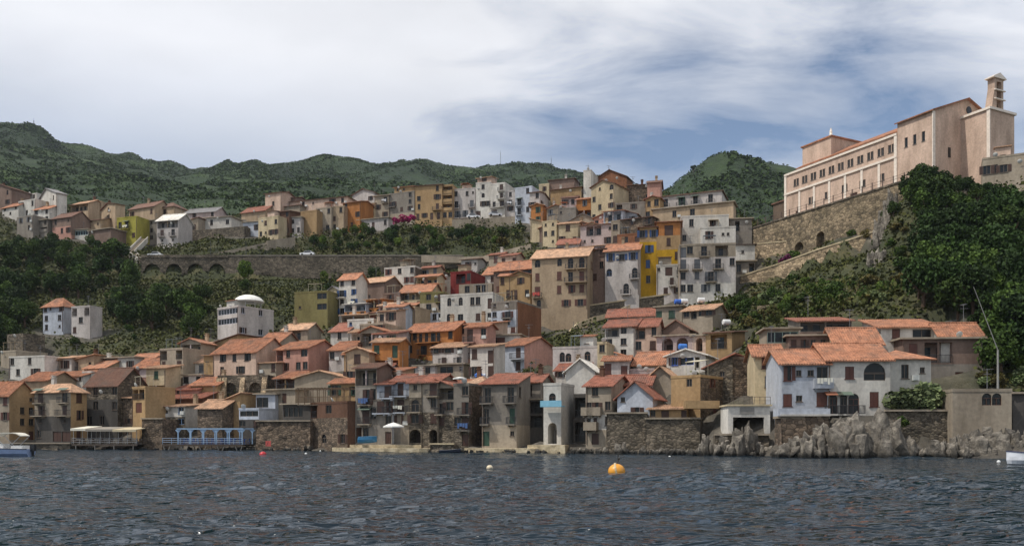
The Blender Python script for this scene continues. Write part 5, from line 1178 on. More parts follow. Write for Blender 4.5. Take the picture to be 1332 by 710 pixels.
LANDM = [(P(74, 432, 190), 'the white villa on the wooded slope'), (P(320, 438, 183), 'the glazed house with the dome canopy'), (P(235, 360, 237), 'the viaduct arches'), (P(405, 421, 190), 'the olive green house'), (P(20, 458, 182), 'the ruined stone tower'), (P(130, 316, 262), 'the brown terrace building'),
 (P(30, 303, 264), 'the grey unplastered upper house'), (P(370, 362, 236), 'the long road wall'), (P(175, 330, 247), 'the zigzag stair'), (P(210, 452, 181), 'the beige-grey loggia house'), (P(520, 292, 255), 'the pink bougainvillea'), (P(560, 330, 236), 'the bend of the road wall'), (P(640, 292, 255), 'the white upper terrace houses'), (P(430, 305, 260), 'the orange-yellow upper house'), (P(700, 315, 228), 'the roofless cream ruin'),
 (P(1000, 372, 172), 'the rising church path wall'), (P(960, 405, 150), 'the white tank house'), (P(1090, 350, 165), 'the church foundation wall'), (P(1120, 402, 125), 'the open loggia villa'), (P(1050, 410, 128), 'the greenish veranda'), (P(1300, 262, 150), 'the cream balustraded house'), (P(1200, 260, 165), 'the church terrace corner'), (P(1290, 490, 100), 'the bent metal pole'), (P(1240, 405, 112), 'the long orange-red villa roof'), (P(1400, 400, 108), 'the shaded grey sea wall'), (P(1250, 330, 132), 'the middle of the cliff')]
def near(x, y): return min(LANDM, key=lambda l: (l[0].x - x) ** 2 + (l[0].y - y) ** 2)[1]
TONE = dict(dark='dark green', mid='mid green', bright='light green', dry='dry', silver='silvery')
def tree(x, y, height, kind, label, group, name='broadleaf_tree', wide=1.0):
    z = ground(x, y); t = empty(name, (x, y, z - .1), trnd.uniform(0, 6.28)); tag(t, label, 'tree', group); r = height * .42 * wide
    tk = link('trunk', trnd.choice(TRUNKS), t); tk.scale = (height * .62,) * 2 + (height * .58,)
    c = link('crown', trnd.choice(CROWNS[kind]), t, (0, 0, height * .60), trnd.uniform(0, 6.28)); c.scale = (r, r * trnd.uniform(.85, 1.15), height * .46); return t
def bush(x, y, size, kind, label, group, name='shrub', cat='shrub', z=None):
    z = ground(x, y) if z is None else z; t = empty(name, (x, y, z - .05), trnd.uniform(0, 6.28)); tag(t, label, cat, group)
    c = link('foliage', trnd.choice(BUSH[kind]), t, (0, 0, size * .42), trnd.uniform(0, 6.28)); c.scale = (size * .62, size * .62 * trnd.uniform(.8, 1.3), size * .55)
    st = link('stem', trnd.choice(TRUNKS), t); st.scale = (size * .4,) * 3; return t
def inside(px, py, poly):
    c = False; n = len(poly)
    for i in range(n):
        (x1, y1), (x2, y2) = poly[i], poly[i - 1]
        if (y1 > py) != (y2 > py) and px < (x2 - x1) * (py - y1) / (y2 - y1) + x1: c = not c
    return c
def free(x, y, gap):
    d, z = foot_dist(np.array([x]), np.array([y])); return d[0] > gap
def scatter(poly, n, hmin, hmax, kinds, label, group, gap=1.5, bushy=0.4, blabel=None, bgroup=None, keep=(), mind=2.2):
    xsn = [p[0] for p in poly]; ysn = [p[1] for p in poly]; done = []; tries = 0
    while len(done) < n and tries < n * 40:
        tries += 1; px = trnd.uniform(min(xsn), max(xsn)); py = trnd.uniform(min(ysn), max(ysn))
        if not inside(px, py, poly): continue
        D = dmap(px, py); X = (px - CX) / FPX * D
        hgt = trnd.uniform(hmin, hmax); isb = trnd.random() < bushy
        if isb: hgt = trnd.uniform(1.2, 2.6)
        if not free(X, D, gap): continue
        bad = False
        for (a0, a1, b0, b1) in keep:      # windows of the view that must stay open: nothing tall right in front
            w_ = hgt * .45 * FPX / D
            if px + w_ > a0 and px - w_ < a1 and py > b0 and py - hgt * FPX / D < b1: bad = True
        if bad or any((X - x) ** 2 + (D - y) ** 2 < mind ** 2 for x, y in done): continue
        done.append((X, D)); k = trnd.choice(('mid', 'bright', 'dry', 'silver') if isb and bushy > .6 else kinds)
        if isb: bush(X, D, hgt, k, ('low ' if hgt < 1.9 else 'rounded ') + TONE[k] + ' shrub ' + blabel + ' near ' + near(X, D), bgroup)
        else: tree(X, D, hgt, k, ('tall' if hgt > hmin + .66 * (hmax - hmin) else 'medium' if hgt > hmin + .33 * (hmax - hmin) else 'small') + ' ' + TONE[k] + ' tree ' + label + ' near ' + near(X, D), group)
    return done
# wooded slope below the upper town
scatter([(-70, 345), (60, 338), (150, 335), (182, 345), (188, 368), (300, 372), (440, 368), (440, 378), (380, 382), (372, 415), (356, 425), (282, 425), (275, 436), (205, 446), (140, 455), (30, 455), (-70, 460)],
        150, 4.0, 8.0, ('dark', 'mid', 'mid'), 'on the wooded slope', 'trees on the wooded slope', 1.0, .25,
        'on the wooded slope', 'shrubs on the wooded slope', keep=((50, 135, 388, 430), (280, 357, 384, 436), (383, 441, 378, 415), (190, 302, 336, 364), (330, 410, 333, 358), (440, 480, 333, 354), (500, 560, 333, 352)), mind=1.7)
scatter([(-70, 322), (150, 322), (180, 332), (180, 345), (60, 345), (-70, 350)], 26, 3.0, 5.0, ('dark', 'mid'), 'on the wooded slope', 'trees on the wooded slope', 1.5, .3,
        'on the wooded slope', 'shrubs on the wooded slope', keep=((170, 192, 310, 338),))
# planted bank between the road wall and the upper houses
scatter([(395, 312), (470, 304), (560, 296), (690, 290), (694, 312), (680, 322), (640, 328), (600, 331), (395, 331)], 75, 2.6, 4.2, ('mid', 'bright', 'dark'), 'on the planted bank', 'trees on the planted bank', .8, .4,
        'on the planted bank', 'shrubs on the planted bank', keep=((340, 690, 225, 286),), mind=1.7)
# slope under the church
scatter([(940, 398), (1000, 372), (1060, 352), (1110, 336), (1160, 310), (1180, 330), (1180, 405), (1100, 402), (1020, 412), (975, 425), (950, 415)], 80, 2.2, 4.2, ('mid', 'mid', 'bright'), 'on the terraced slope', 'trees under the church', 1.0, .72,
        'on the terraced slope', 'shrubs under the church', keep=((985, 1150, 295, 345), (965, 1015, 345, 366), (1010, 1070, 328, 350)), mind=1.5)
scatter([(1182, 285), (1205, 262), (1270, 262), (1345, 262), (1345, 480), (1295, 490), (1285, 425), (1230, 405), (1190, 404), (1200, 350), (1190, 310)], 92, 4.5, 8.0, ('dark', 'dark', 'mid'), 'on the steep cliff', 'trees on the steep cliff', 1.0, .2,
        'on the steep cliff', 'shrubs on the steep cliff', keep=((1020, 1275, 225, 245), (1275, 1332, 190, 232)), mind=1.9)
scatter([(1345, 270), (1480, 300), (1480, 500), (1345, 500)], 9, 5, 8, ('dark',), 'on the steep cliff', 'trees on the steep cliff', 1.0, .1, 'on the steep cliff', 'shrubs on the steep cliff')
scatter([(1280, 430), (1345, 430), (1345, 506), (1280, 503)], 34, 2.5, 4.0, ('dark', 'mid'), 'on the steep cliff', 'trees on the steep cliff', .2, .7, 'on the steep cliff', 'shrubs on the steep cliff', mind=.9)
scatter([(1085, 304), (1130, 286), (1215, 264), (1218, 290), (1165, 305), (1110, 316)], 26, 2.2, 3.6, ('mid', 'dark'), 'on the terraced slope', 'trees under the church', -9, .7, 'on the terraced slope', 'shrubs under the church', mind=1.2)
scatter([(1200, 250), (1290, 247), (1290, 266), (1200, 272)], 16, 2.5, 4.0, ('mid', 'dark'), 'on the steep cliff', 'trees on the steep cliff', -9, .3, 'on the steep cliff', 'shrubs on the steep cliff', mind=1.5)
# gardens inside the town
for px, py, s, k, lb in ((437, 492, 3.6, 'dark', 'dark garden tree beside the pink terrace house'), (449, 488, 3.2, 'mid', 'green garden tree behind the tall grey shore house'), (480, 474, 2.8, 'mid', 'garden tree above the mauve-roofed shore house'),
                         (618, 484, 2.6, 'mid', 'garden tree behind the red-roofed grey shore house'), (488, 352, 4.2, 'dark', 'tall dark tree growing in front of the road wall'), (577, 358, 3.4, 'mid', 'green tree behind the crimson house'),
                         (318, 358, 6.0, 'bright', 'bright green round tree in front of the road wall'), (421, 366, 4.0, 'bright', 'light green tree at the road wall near the olive house'), (308, 290, 3.6, 'mid', 'round green tree beside the low red-roofed upper house'),
                         (655, 326, 3.4, 'dry', None), (740, 325, 2.6, 'mid', 'small tree on the roof terrace behind the red-roofed small house'), (542, 254, 6.5, 'dark', 'dark pine standing behind the ochre apartment house')):
    D = dmap(px, py); X = (px - CX) / FPX * D
    if lb is None: bush(X, D, s, k, 'pale dry shrub beside the concrete road parapet', None)
    else: tree(X, D if px != 542 else 285, s, k, lb, None)
for i, (px, py, D, s, k, lb) in enumerate(((516, 291, 252, 2.6, 'magenta', None), (527, 290, 252, 3.0, 'magenta', None), (537, 287, 252, 2.4, 'magenta', None), (1019, 346, 181, 3.0, 'purple', 'dark purple bougainvillea against the pale church terrace wall'), (1034, 338, 181, 2.4, 'mid', 'round green shrub against the pale church terrace wall'))):
    q = P(px, py, D); bush(q.x, D, s, k, lb or 'pink bougainvillea in flower in front of the grey four-storey house', None if lb else 'pink bougainvillea bushes', 'flowering_shrub' if k in ('magenta', 'purple') else 'shrub', 'shrub', z=q.z)
for px, s, k in ((1180, 3.6, 'silver'), (1200, 4.6, 'silver'), (1219, 3.8, 'silver')):
    q = P(px, 536, 94.3); bush(q.x, 94.3, s, k, 'pale flowering oleander bush on the seawall beside the villa', 'oleander bushes on the seawall', 'oleander', 'shrub', z=q.z)
for px, py, D, s, k, lb in ((1172, 556, 91.0, 1.5, 'bright', 'bright green bush on the seawall beside the crag'), (985, 521, 106, 1.4, 'dry', 'dry hedge on the terrace behind the white sea pavilion'), (1003, 521, 105, 1.5, 'dry', 'dry hedge beside the small cream villa'), (620, 478, 139, 1.6, 'mid', 'green bush beside the blue tarpaulins')):
    q = P(px, py, D); bush(q.x, D, s, k, lb, None, z=q.z)

# ground cover: uncountable undergrowth on the slope, far woods on the mountains
gi = rng.integers(0, TX.size, 2000000); gx = TX.ravel()[gi] + rng.uniform(-1, 1, len(gi)); gy = TY.ravel()[gi] + rng.uniform(-1, 1, len(gi)); vg = veg.ravel()[gi]
pat = vnoise(gx, gy, 7, 91, 3); inview = (np.abs(gx / gy) < .74) & (gy > 92)
ok = (vg > .55) & inview & (pat > -9); gx, gy = gx[ok][:290000], gy[ok][:290000]
gz = np.array([ground(a, b) for a, b in zip(gx, gy)]); dst, _ = foot_dist(gx, gy)
hgt = rng.uniform(0, 1, len(gx)) ** 1.3 * np.clip(vnoise(gx, gy, 8, 95, 2) * 1.3 + 1.4, .2, 3.2) * np.clip((dst - .5) / 3, .1, 1)
gpx = CX + gx / gy * FPX; hgt = np.where((gpx > 180) & (gpx < 606) & (gy > 224) & (gy < 238), hgt * .2, hgt); hgt = np.where(((gpx > 700) & (gpx < 930) & (gy > 164) & (gy < 181)) | ((gpx > 960) & (gpx < 1155) & (gy > 152) & (gy < 179)), hgt * .3, hgt)
tag(link('undergrowth', soup('undergrowth', leafquads(np.stack([gx, gy, gz + hgt], 1), rng.uniform(.16, .46, len(gx)), rng, .9), 4, leafmat('undergrowth_leaf', (48, 58, 28), (98, 100, 52)))), 'tangled green undergrowth covering the slopes between houses', 'undergrowth', kind='stuff')
n = 420000; fx = rng.uniform(-1000, 760, n); fy = 330 + 900 * rng.uniform(0, 1, n) ** .9
ok = (np.abs(fx / fy) < .70) & (vnoise(fx, fy, 70, 61, 3) + .8 * vnoise(fx, fy, 16, 66, 2) > -.95) & (mground(fx, fy) > 20); fx, fy = fx[ok][:112000], fy[ok][:112000]; fz = mground(fx, fy)
per = 5; R0 = rng.uniform(.6, 1.5, len(fx)) * np.clip(1.1 + .45 * vnoise(fx, fy, 40, 71, 2), .6, 1.9); v = rng.normal(size=(len(fx), per, 3)); v /= np.linalg.norm(v, axis=2, keepdims=True); v[..., 2] = np.abs(v[..., 2]) * 1.1
C = np.stack([fx, fy, fz + .2], 1)[:, None] + v * R0[:, None, None] * rng.uniform(.6, 1.0, (len(fx), per, 1))
tag(link('far_woods', soup('far_woods', leafquads(C.reshape(-1, 3), np.repeat(R0, per) * rng.uniform(.4, .8, len(fx) * per), rng, 1.2), 4, leafmat('far_leaf', (38, 60, 26), (76, 100, 40)))), 'dense scrub woods covering the green mountains behind the town', 'woods', kind='stuff')
# ------------------------------------------------------------------ rocks
import bmesh
def rock_mat():
    m = NM('sea_rock'); a = m.ramp(m.noise(.9, 8, .72), [(.28, lin((52, 50, 46))[:3]), (.48, lin((118, 112, 104))[:3]), (.7, lin((190, 182, 170))[:3])])
    b_ = m.ramp(m.noise(.35, 5, .6), [(.4, (.7, .68, .64)), (.65, (1.08, 1.05, 1.0))]); c = m.mix(1.0, a, b_, 'MULTIPLY')
    g = m.node('ShaderNodeNewGeometry'); sp = m.node('ShaderNodeSeparateXYZ'); m.link(g.outputs['Position'], sp.inputs[0])
    wet = m.node('ShaderNodeMapRange'); wet.inputs[1].default_value = .25; wet.inputs[2].default_value = .7; m.link(sp.outputs[2], wet.inputs[0])     # dark band of algae at the tide line
    m.base(m.mix(wet.outputs[0], (.022, .02, .016, 1), c)); m.b.inputs['Roughness'].default_value = .9; m.bump(m.noise(2.2, 9, .75), 1.0, .35); return m.m
ROCK = rock_mat()
def rock_mesh(seed, sub=4, sharp=1.0, strat=.0):
    bm = bmesh.new(); bmesh.ops.create_icosphere(bm, subdivisions=sub, radius=1.0); off = Vector((seed * 13.1, seed * 7.7, seed * 3.3))
    for v in bm.verts:
        p = v.co.copy(); q = Vector((p.x * 1.0, p.y * 1.0, p.z * (.38 if strat else 1.0))) + off
        d = mnoise.voronoi(q * (1.25 if strat else 1.5))[0]; r = mnoise.ridged_multi_fractal(q * 1.1, 1.0, 2.1, 4, 1.0, 2.0); f = mnoise.fractal(q * 3.0, 1.0, 2.2, 3)
        k = 1 + sharp * (.50 * min(.7, d[1] - d[0]) - .28 + .10 * (r - 1) + .035 * f)
        v.co = p * max(.35, k)
        v.co.z = max(v.co.z, -.55)
    me = bpy.data.meshes.new('rock'); bm.to_mesh(me); bm.free(); me.materials.append(ROCK); return me
def shard_mesh(seed, n=16):
    r = random.Random(seed); bm = bmesh.new()
    for i in range(n):
        a = r.uniform(0, 6.28); d = r.uniform(0, .68) ** .8; cx_, cy_ = d * math.cos(a), d * math.sin(a); top = (1 - d * .55) * r.uniform(.55, 1.0); w = r.uniform(.30, .56); lean = Vector((r.uniform(-.3, .3), r.uniform(-.3, .3), 0)); vs_ = []
        for k in range(16):
            t = r.random() ** .8; ww = w * (1 - .5 * t) * r.uniform(.7, 1.0); b_ = r.uniform(0, 6.28); vs_.append(bm.verts.new(Vector((cx_ + ww * math.cos(b_), cy_ + ww * math.sin(b_), -.6 + t * (top + .6))) + lean * t * .6))
        g = bmesh.ops.convex_hull(bm, input=vs_); dead = [e for e in g['geom_interior'] if isinstance(e, bmesh.types.BMVert)]
        if dead: bmesh.ops.delete(bm, geom=dead, context='VERTS')
    bmesh.ops.triangulate(bm, faces=bm.faces[:]); bmesh.ops.subdivide_edges(bm, edges=bm.edges[:], cuts=2, use_grid_fill=True)
    for v in bm.verts:
        q = v.co * 3.2 + Vector((seed * 5.1, 0, 0)); v.co += Vector((mnoise.noise(q), mnoise.noise(q + Vector((9, 0, 0))), mnoise.noise(q + Vector((0, 9, 0))) * .7)) * .055
    me = bpy.data.meshes.new('rock'); bm.to_mesh(me); bm.free(); me.materials.append(ROCK); return me
BIG = [shard_mesh(i) for i in range(5)]; SMALL = [shard_mesh(40 + i, 4) for i in range(5)]
rr_ = random.Random(3)
def rock(px, D, w, hgt, dep, label, group, big=False, z=0.0, rz=None):
    o = link('rock', rr_.choice(BIG if big else SMALL), None, ((px - CX) / FPX * D, D, z + hgt * .25), rr_.uniform(0, 6.28) if rz is None else rz); o.scale = (w * .62, dep * .6, hgt * .98) if big else (w / 2, dep / 2, hgt * .72)
    tag(o, label, 'rock', group); return o
for px, D, w, hgt, dep in ((1096, 91.3, 5.6, 5.0, 5.5), (1128, 91.2, 6.2, 5.3, 5.5), (1154, 91.6, 4.2, 4.6, 4.5), (1112, 89.6, 4.6, 3.6, 3.6), (1142, 89.4, 4.6, 3.4, 3.6), (1072, 91.0, 4.6, 3.6, 4.2)):
    rock(px, D, w, hgt, dep, 'tall grey crag of fissured rock under the white villa', 'crag under the villa', True)
for px, D, w, hgt, dep in ((1052, 90.6, 3.6, 2.9, 3.0), (1034, 91.0, 3.4, 2.0, 2.8), (1022, 91.6, 2.4, 1.5, 2.2), (1060, 89.4, 2.4, 1.4, 2.0), (1084, 88.9, 2.6, 1.6, 2.0)):
    rock(px, D, w, hgt, dep, 'lower grey rock at the foot of the tall crag', 'rocks at the foot of the crag', True)
for px, D, w, hgt, dep in ((972, 97.6, 3.2, 3.9, 3.0), (958, 97.8, 4.0, 3.0, 3.2), (941, 98.6, 3.6, 2.3, 2.8), (950, 96.6, 3.0, 1.5, 2.2)):
    rock(px, D, w, hgt, dep, 'jagged pale rock in front of the white sea pavilion', 'rocks before the pavilion', True)
rock(918, 100.0, 1.9, 2.5, 1.8, 'upright slab of pale rock beside the rough seawall', None, True, rz=.4)
for px, D, w, hgt, dep in ((992, 96.5, 2.6, 1.9, 2.2), (1004, 95.5, 2.0, 1.2, 1.8), (984, 95.6, 1.8, 1.0, 1.4)): rock(px, D, w, hgt, dep, 'small grey rock between pavilion and crag', 'rocks between pavilion and crag')
for px, D, w, hgt, dep in ((1184, 89.2, 3.0, 2.3, 2.6), (1200, 89.4, 2.6, 1.5, 2.2)): rock(px, D, w, hgt, dep, 'weedy rock below the pale pebbled seawall', 'rocks below the pebbled seawall', True)
for px, D, w, hgt, dep in ((1222, 88.6, 3.6, 1.9, 2.8), (1246, 88.2, 3.6, 2.4, 2.8), (1268, 88.0, 4.2, 2.9, 3.2), (1292, 87.6, 4.4, 3.1, 3.2), (1318, 87.2, 4.6, 3.0, 3.4), (1345, 87, 4.6, 3.2, 3.4), (1282, 86.4, 2.6, 1.5, 2.0), (1258, 86.6, 2.2, 1.2, 1.8)):
    rock(px, D, w, hgt, dep, 'slanting brown-grey rock below the bare concrete building', 'rocks below the concrete building', True)
for px, py, D, w, hgt in ((1148, 312, 160, 3.4, 7.0), (1160, 322, 156, 3.0, 6.0), (1140, 350, 146, 3.0, 3.6)):
    rock(px, D, w, hgt, w, 'bare grey rock outcrop standing on the slope under the church', 'outcrops under the church', True, z=ground((px - CX) / FPX * D, D) - .5)
rock(811, 108.2, 2.7, 2.2, 1.8, 'rounded pale boulder at the foot of the tall rough seawall', None, False)
for i in range(34):
    px = 742 + i * 5.0 + rr_.uniform(-2, 2); D = shoreD(px) - rr_.uniform(.5, 2.2); s = rr_.uniform(.7, 1.7); rock(px, D, s * 1.5, s * .75, s, 'small wet boulder along the foot of the seawalls', 'boulders along the seawalls')
for i in range(40):
    px = 446 + i * 7.2 + rr_.uniform(-3, 3); D = shoreD(px) - rr_.uniform(-.5, 2.5); s = rr_.uniform(.5, 1.4); rock(px, D, s * 2.0, s * .6, s, 'low pale rock along the stony shore of the old houses', 'rocks along the stony shore')
for i in range(26):
    px = 30 + i * 15.5 + rr_.uniform(-4, 4); D = shoreD(px) - rr_.uniform(3.0, 6.0); s = rr_.uniform(.5, 1.2); rock(px, D, s * 2.0, s * .7, s, 'small rock awash below the quay and restaurant terraces', 'rocks below the terraces')
rock(402, 131.5, 4.6, 1.4, 1.6, 'tilted fallen slab in front of the brick shore house', None)
# stony ledges of the little beach
def ledge(pts, top, label):
    m = MB(); P3 = [((x - CX) / FPX * d, d) for x, d in pts]; m.prism([(x, y, -.8) for x, y in P3], (0, 0, top + .8)); o = build(m, 'rock_ledge', None); o.data.materials.append(LEDGE); tag(o, label, 'ledge'); return o
lm = NM('pale_ledge'); lm.base(lm.ramp(lm.noise(.8, 8, .7), [(.3, lin((110, 98, 78))[:3]), (.5, lin((180, 164, 134))[:3]), (.7, lin((214, 200, 172))[:3])])); lm.b.inputs['Roughness'].default_value = .9; lm.bump(lm.noise(1.6, 8, .7), .8, .2); LEDGE = lm.m
ledge([(432, 129), (450, 126), (500, 122.5), (545, 121), (566, 121.5), (570, 125), (500, 127), (440, 132)], .55, 'pale stone beach ledge below the white parasol')
ledge([(455, 127.5), (480, 125.2), (520, 123.6), (548, 123), (548, 126), (460, 130)], 1.0, 'upper step of the pale stone beach below the tall grey house')
ledge([(604, 120.5), (640, 118), (690, 115.6), (706, 115.4), (708, 119), (640, 121.5), (606, 123)], .6, 'pale landing in front of the green-doored grey house')
ledge([(686, 116.6), (735, 113.4), (740, 116.6), (700, 118.6)], 1.1, 'tilted concrete slip below the pale blue shore house')

# ------------------------------------------------------------------ restaurant terraces on stilts
def deck(x0, x1, D, dz, rz, label, dep=4.5, canopy=None, frame=None, vlegs=False, rail=(150, 150, 154), name='restaurant_terrace'):
    X0 = (x0 - CX) / FPX * D; X1 = (x1 - CX) / FPX * D; L = X1 - X0; root = empty(name, (X0, D, -.6), 0 if rz is None else -R(rz)); tag(root, label, 'terrace'); z = dz + .6
    wood = paint(86, 74, 64, .8); steel = paint(*rail); n = max(3, int(L / .5))
    pl = MB().box(0, .44, 0, dep, z - .08, z).mesh('plank', wood)
    for i in range(n): link('plank', pl, root, (L * i / n, 0, 0))
    build(MB().box(0, L, .02, .2, z - .3, z - .085).box(0, L, dep - .2, dep - .02, z - .3, z - .085), 'beam', wood, root)
    k = max(3, int(L / 2.6)); leg = MB()
    leg = (MB().tube((0, .1, 0), (-.6, .1, z - .3), .08, k=6).tube((0, .1, 0), (.6, .1, z - .3), .08, k=6) if vlegs else MB().tube((0, .1, 0), (0, .1, z - .3), .1, k=6)).mesh('stilt', paint(120, 116, 110, .8))
    for i in range(k):
        for y in (0, dep - .3): link('stilt', leg, root, (.7 + (L - 1.4) * i / (k - 1), y, 0))
    rl = MB(); 
    for zz in (.3, .62, .95): rl.tube((0, .05, z + zz), (L, .05, z + zz), .03, k=5)
    build(rl, 'railing', steel, root); ps = MB().tube((0, .05, 0), (0, .05, 1.0), .04, k=6).mesh('railing_post', steel); q = max(4, int(L / 1.3))
    for i in range(q): link('railing_post', ps, root, (.05 + (L - .1) * i / (q - 1), 0, z))
    return root, L, z, dep
def furnish(root0, L, z, dep, n, label, c):
    pass
r0, L0, z0, d0 = deck(93, 182, 139.5, 1.0, 5, 'dark restaurant terrace on stilts with cream awnings')
pm = MB().tube((0, 0, 0), (0, 0, 2.3), .05, k=6).mesh('awning_post', paint(170, 166, 158))
for i in range(8): link('awning_post', pm, r0, (.2 + (L0 - .4) * i / 7, .25, z0)); link('awning_post', pm, r0, (.2 + (L0 - .4) * i / 7, d0 - .3, z0))
for a, b, zt, c in ((0, .23, 2.42, (232, 226, 208)), (.232, .64, 2.3, (150, 142, 130)), (.642, 1.0, 2.25, (206, 190, 158))):
    build(MB().prism([(L0 * a, -.3, z0 + zt), (L0 * a, -.3, z0 + zt + .12), (L0 * a, d0, z0 + zt + .55), (L0 * a, d0, z0 + zt + .43)], (L0 * (b - a), 0, 0)).box(L0 * a, L0 * b, -.34, -.301, z0 + zt - .25, z0 + zt + .1), 'awning', paint(*c, .8), r0)
r1, L1, z1, d1 = deck(211, 320, 135.0, 1.0, 6, 'pale blue bathing pier with open frame on V-shaped stilts', vlegs=True, rail=(150, 172, 196))
sx = L1 * .19; bl = paint(150, 178, 206)
pm = MB().box(-.08, .08, -.08, .08, 0, 2.35).prism([(-.5, -.05, 2.3), (0, -.05, 1.75), (.5, -.05, 2.3)], (0, .1, 0)).mesh('frame_post', bl)
for i in range(6):
    for y in (.25, d1 - .3): link('frame_post', pm, r1, (sx + (L1 - sx - .2) * i / 5, y, z1))
build(MB().box(sx - .2, L1, .12, .38, z1 + 2.352, z1 + 2.55).box(sx - .2, L1, d1 - .43, d1 - .17, z1 + 2.352, z1 + 2.55), 'frame_beam', bl, r1)
bars = MB().box(-.05, .05, .39, d1 - .44, 2.36, 2.5).mesh('crossbar', bl)
for i in range(12): link('crossbar', bars, r1, (sx + (L1 - sx - .2) * i / 11, 0, z1))
# tables and chairs on the terraces: one object each
def table_mesh(c):
    m = MB().box(-.4, .4, -.4, .4, .72, .76).tube((0, 0, 0), (0, 0, .72), .04, k=6).box(-.25, .25, -.25, .25, 0, .03); return m.mesh('table', paint(*c))
def chair_mesh(c):
    m = MB().box(-.22, .22, -.22, .22, .43, .47).box(-.22, .22, .18, .22, .47, .9)
    for a in (-.2, .17):
        for b in (-.2, .17): m.box(a, a + .03, b, b + .03, 0, .43)
    return m.mesh('chair', paint(*c))
for root, L, z, dep, c1, c2, lt, lc, gt, gc, off in ((r0, L0, z0, d0, (205, 200, 190), (96, 78, 62), 'pale square table under the cream restaurant awnings', 'dark chair under the cream restaurant awnings', 'tables under the awnings', 'chairs under the awnings', .06),
        (r1, L1, z1, d1, (70, 108, 170), (60, 92, 160), 'blue square table on the pale blue pier', 'blue chair on the pale blue pier', 'tables on the blue pier', 'chairs on the blue pier', .22)):
    tm, cm_ = table_mesh(c1), chair_mesh(c2); M = Matrix.Translation(root.location) @ Matrix.Rotation(root.rotation_euler.z, 4, 'Z')
    for i in range(7):
        x = L * (off + (1 - off - .04) * i / 6.3)
        for y in (1.1, 3.1):
            o = link('table', tm, None, M @ Vector((x, y, z)), root.rotation_euler.z); tag(o, lt, 'table', gt)
            for s in (-1, 1): o = link('chair', cm_, None, M @ Vector((x + s * .62, y, z)), root.rotation_euler.z - s * math.pi / 2); tag(o, lc, 'chair', gc)

# white pavilion on the rocks
def pavilion():
    D = 99.5; a = P(947, 566, D); b = P(1001, 566, D); L = b.x - a.x; H = zat(528, D) - a.z
    root = empty('sea_pavilion', tuple(a), R(-3)); tag(root, 'white open sea pavilion with roof railing behind jagged rocks', 'pavilion'); w = plaster('W'); ow0, ow1, oh = L * .12, L * .86, H * .62
    m = MB().box(0, ow0, 0, .4, -2, H).box(ow1, L, 0, .4, -2, H).box(ow0, ow1, 0, .4, oh, H).box(0, .4, .4, 4.5, -2, H).box(L - .4, L, .4, 4.5, -2, H).box(.4, L - .4, 4.1, 4.5, -2, H); build(m, 'wall', w, root)
    build(MB().box(-.2, L + .2, -.25, 4.7, H + .003, H + .2), 'roof', plaster('C'), root); build(MB().box(.45, L - .45, .5, 4.05, -.3, 0), 'floor', plaster('Z'), root)
    build(MB().box(L * .55, L * .8, 3.9, 4.05, 0, 1.9), 'door', paint(120, 44, 40), root); build(MB().box(L * .28, L * .62, -.08, -.003, H - .9, H - .15), 'sign_panel', paint(140, 136, 130), root)
    rp = MB().tube((0, 0, 0), (0, 0, .9), .03, k=5).mesh('railing_post', paint(90, 80, 70))
    for i in range(9): link('railing_post', rp, root, (L * i / 8, -.1, H + .2))
    build(MB().tube((0, -.1, H + 1.08), (L, -.1, H + 1.08), .03, k=5).tube((0, -.1, H + .65), (L, -.1, H + .65), .02, k=5), 'railing', paint(90, 80, 70), root)
pavilion()
# villa terrace with parapet and the big arched window
def villa_terrace():
    D = 94.2; a = P(1012, 541, D); b = P(1078, 541, D); L = b.x - a.x; root = empty('villa_terrace', tuple(a), R(-4)); tag(root, 'white parapeted terrace in front of the white-blue villa', 'terrace')
    build(MB().box(0, L, 0, 2.4, -.25, 0), 'floor', plaster('Z'), root); build(MB().box(0, L, -.12, .1, .003, .85), 'parapet', plaster('U'), root); build(MB().box(0, .2, .103, 2.3, .003, .85), 'parapet', plaster('U'), root)
villa_terrace()
def big_arch():      # the arched glazing of the villa wing is set as a real surround on the wall
    pass

# ------------------------------------------------------------------ pergola, parasols, canopies
def pergola():
    D = 134; a = P(388, 524, D); b = P(459, 524, D); L = b.x - a.x; root = empty('pergola', tuple(a), R(-12)); tag(root, 'rough wooden pergola on the terrace over the brick shore house', 'pergola'); wd = paint(112, 92, 72, .9)
    p = MB().tube((0, 0, -.3), (0, 0, 2.2), .07, k=6).mesh('post', wd)
    for i in range(9):
        for y in (0, 3): link('post', p, root, (L * i / 8, y, 0))
    pk_ = MB().box(-.03, .03, -.02, .02, 0, 1.0).mesh('picket', wd)
    for i in range(36): link('picket', pk_, root, (L * i / 36 + .1, -.09, 0))
    build(MB().box(0, L, -.1, .1, 2.2, 2.32).box(0, L, 2.9, 3.1, 2.2, 2.32).box(0, L, -.13, -.112, .9, 1.0), 'beam', wd, root)
    rf = MB().box(-.04, .04, -.4, 3.4, 2.325, 2.4).mesh('rafter', wd)
    for i in range(16): link('rafter', rf, root, (L * i / 15, 0, 0))
    build(MB().box(-.1, L, -.2, 3.3, -.35, -.31), 'floor', plaster('Z'), root)
pergola()
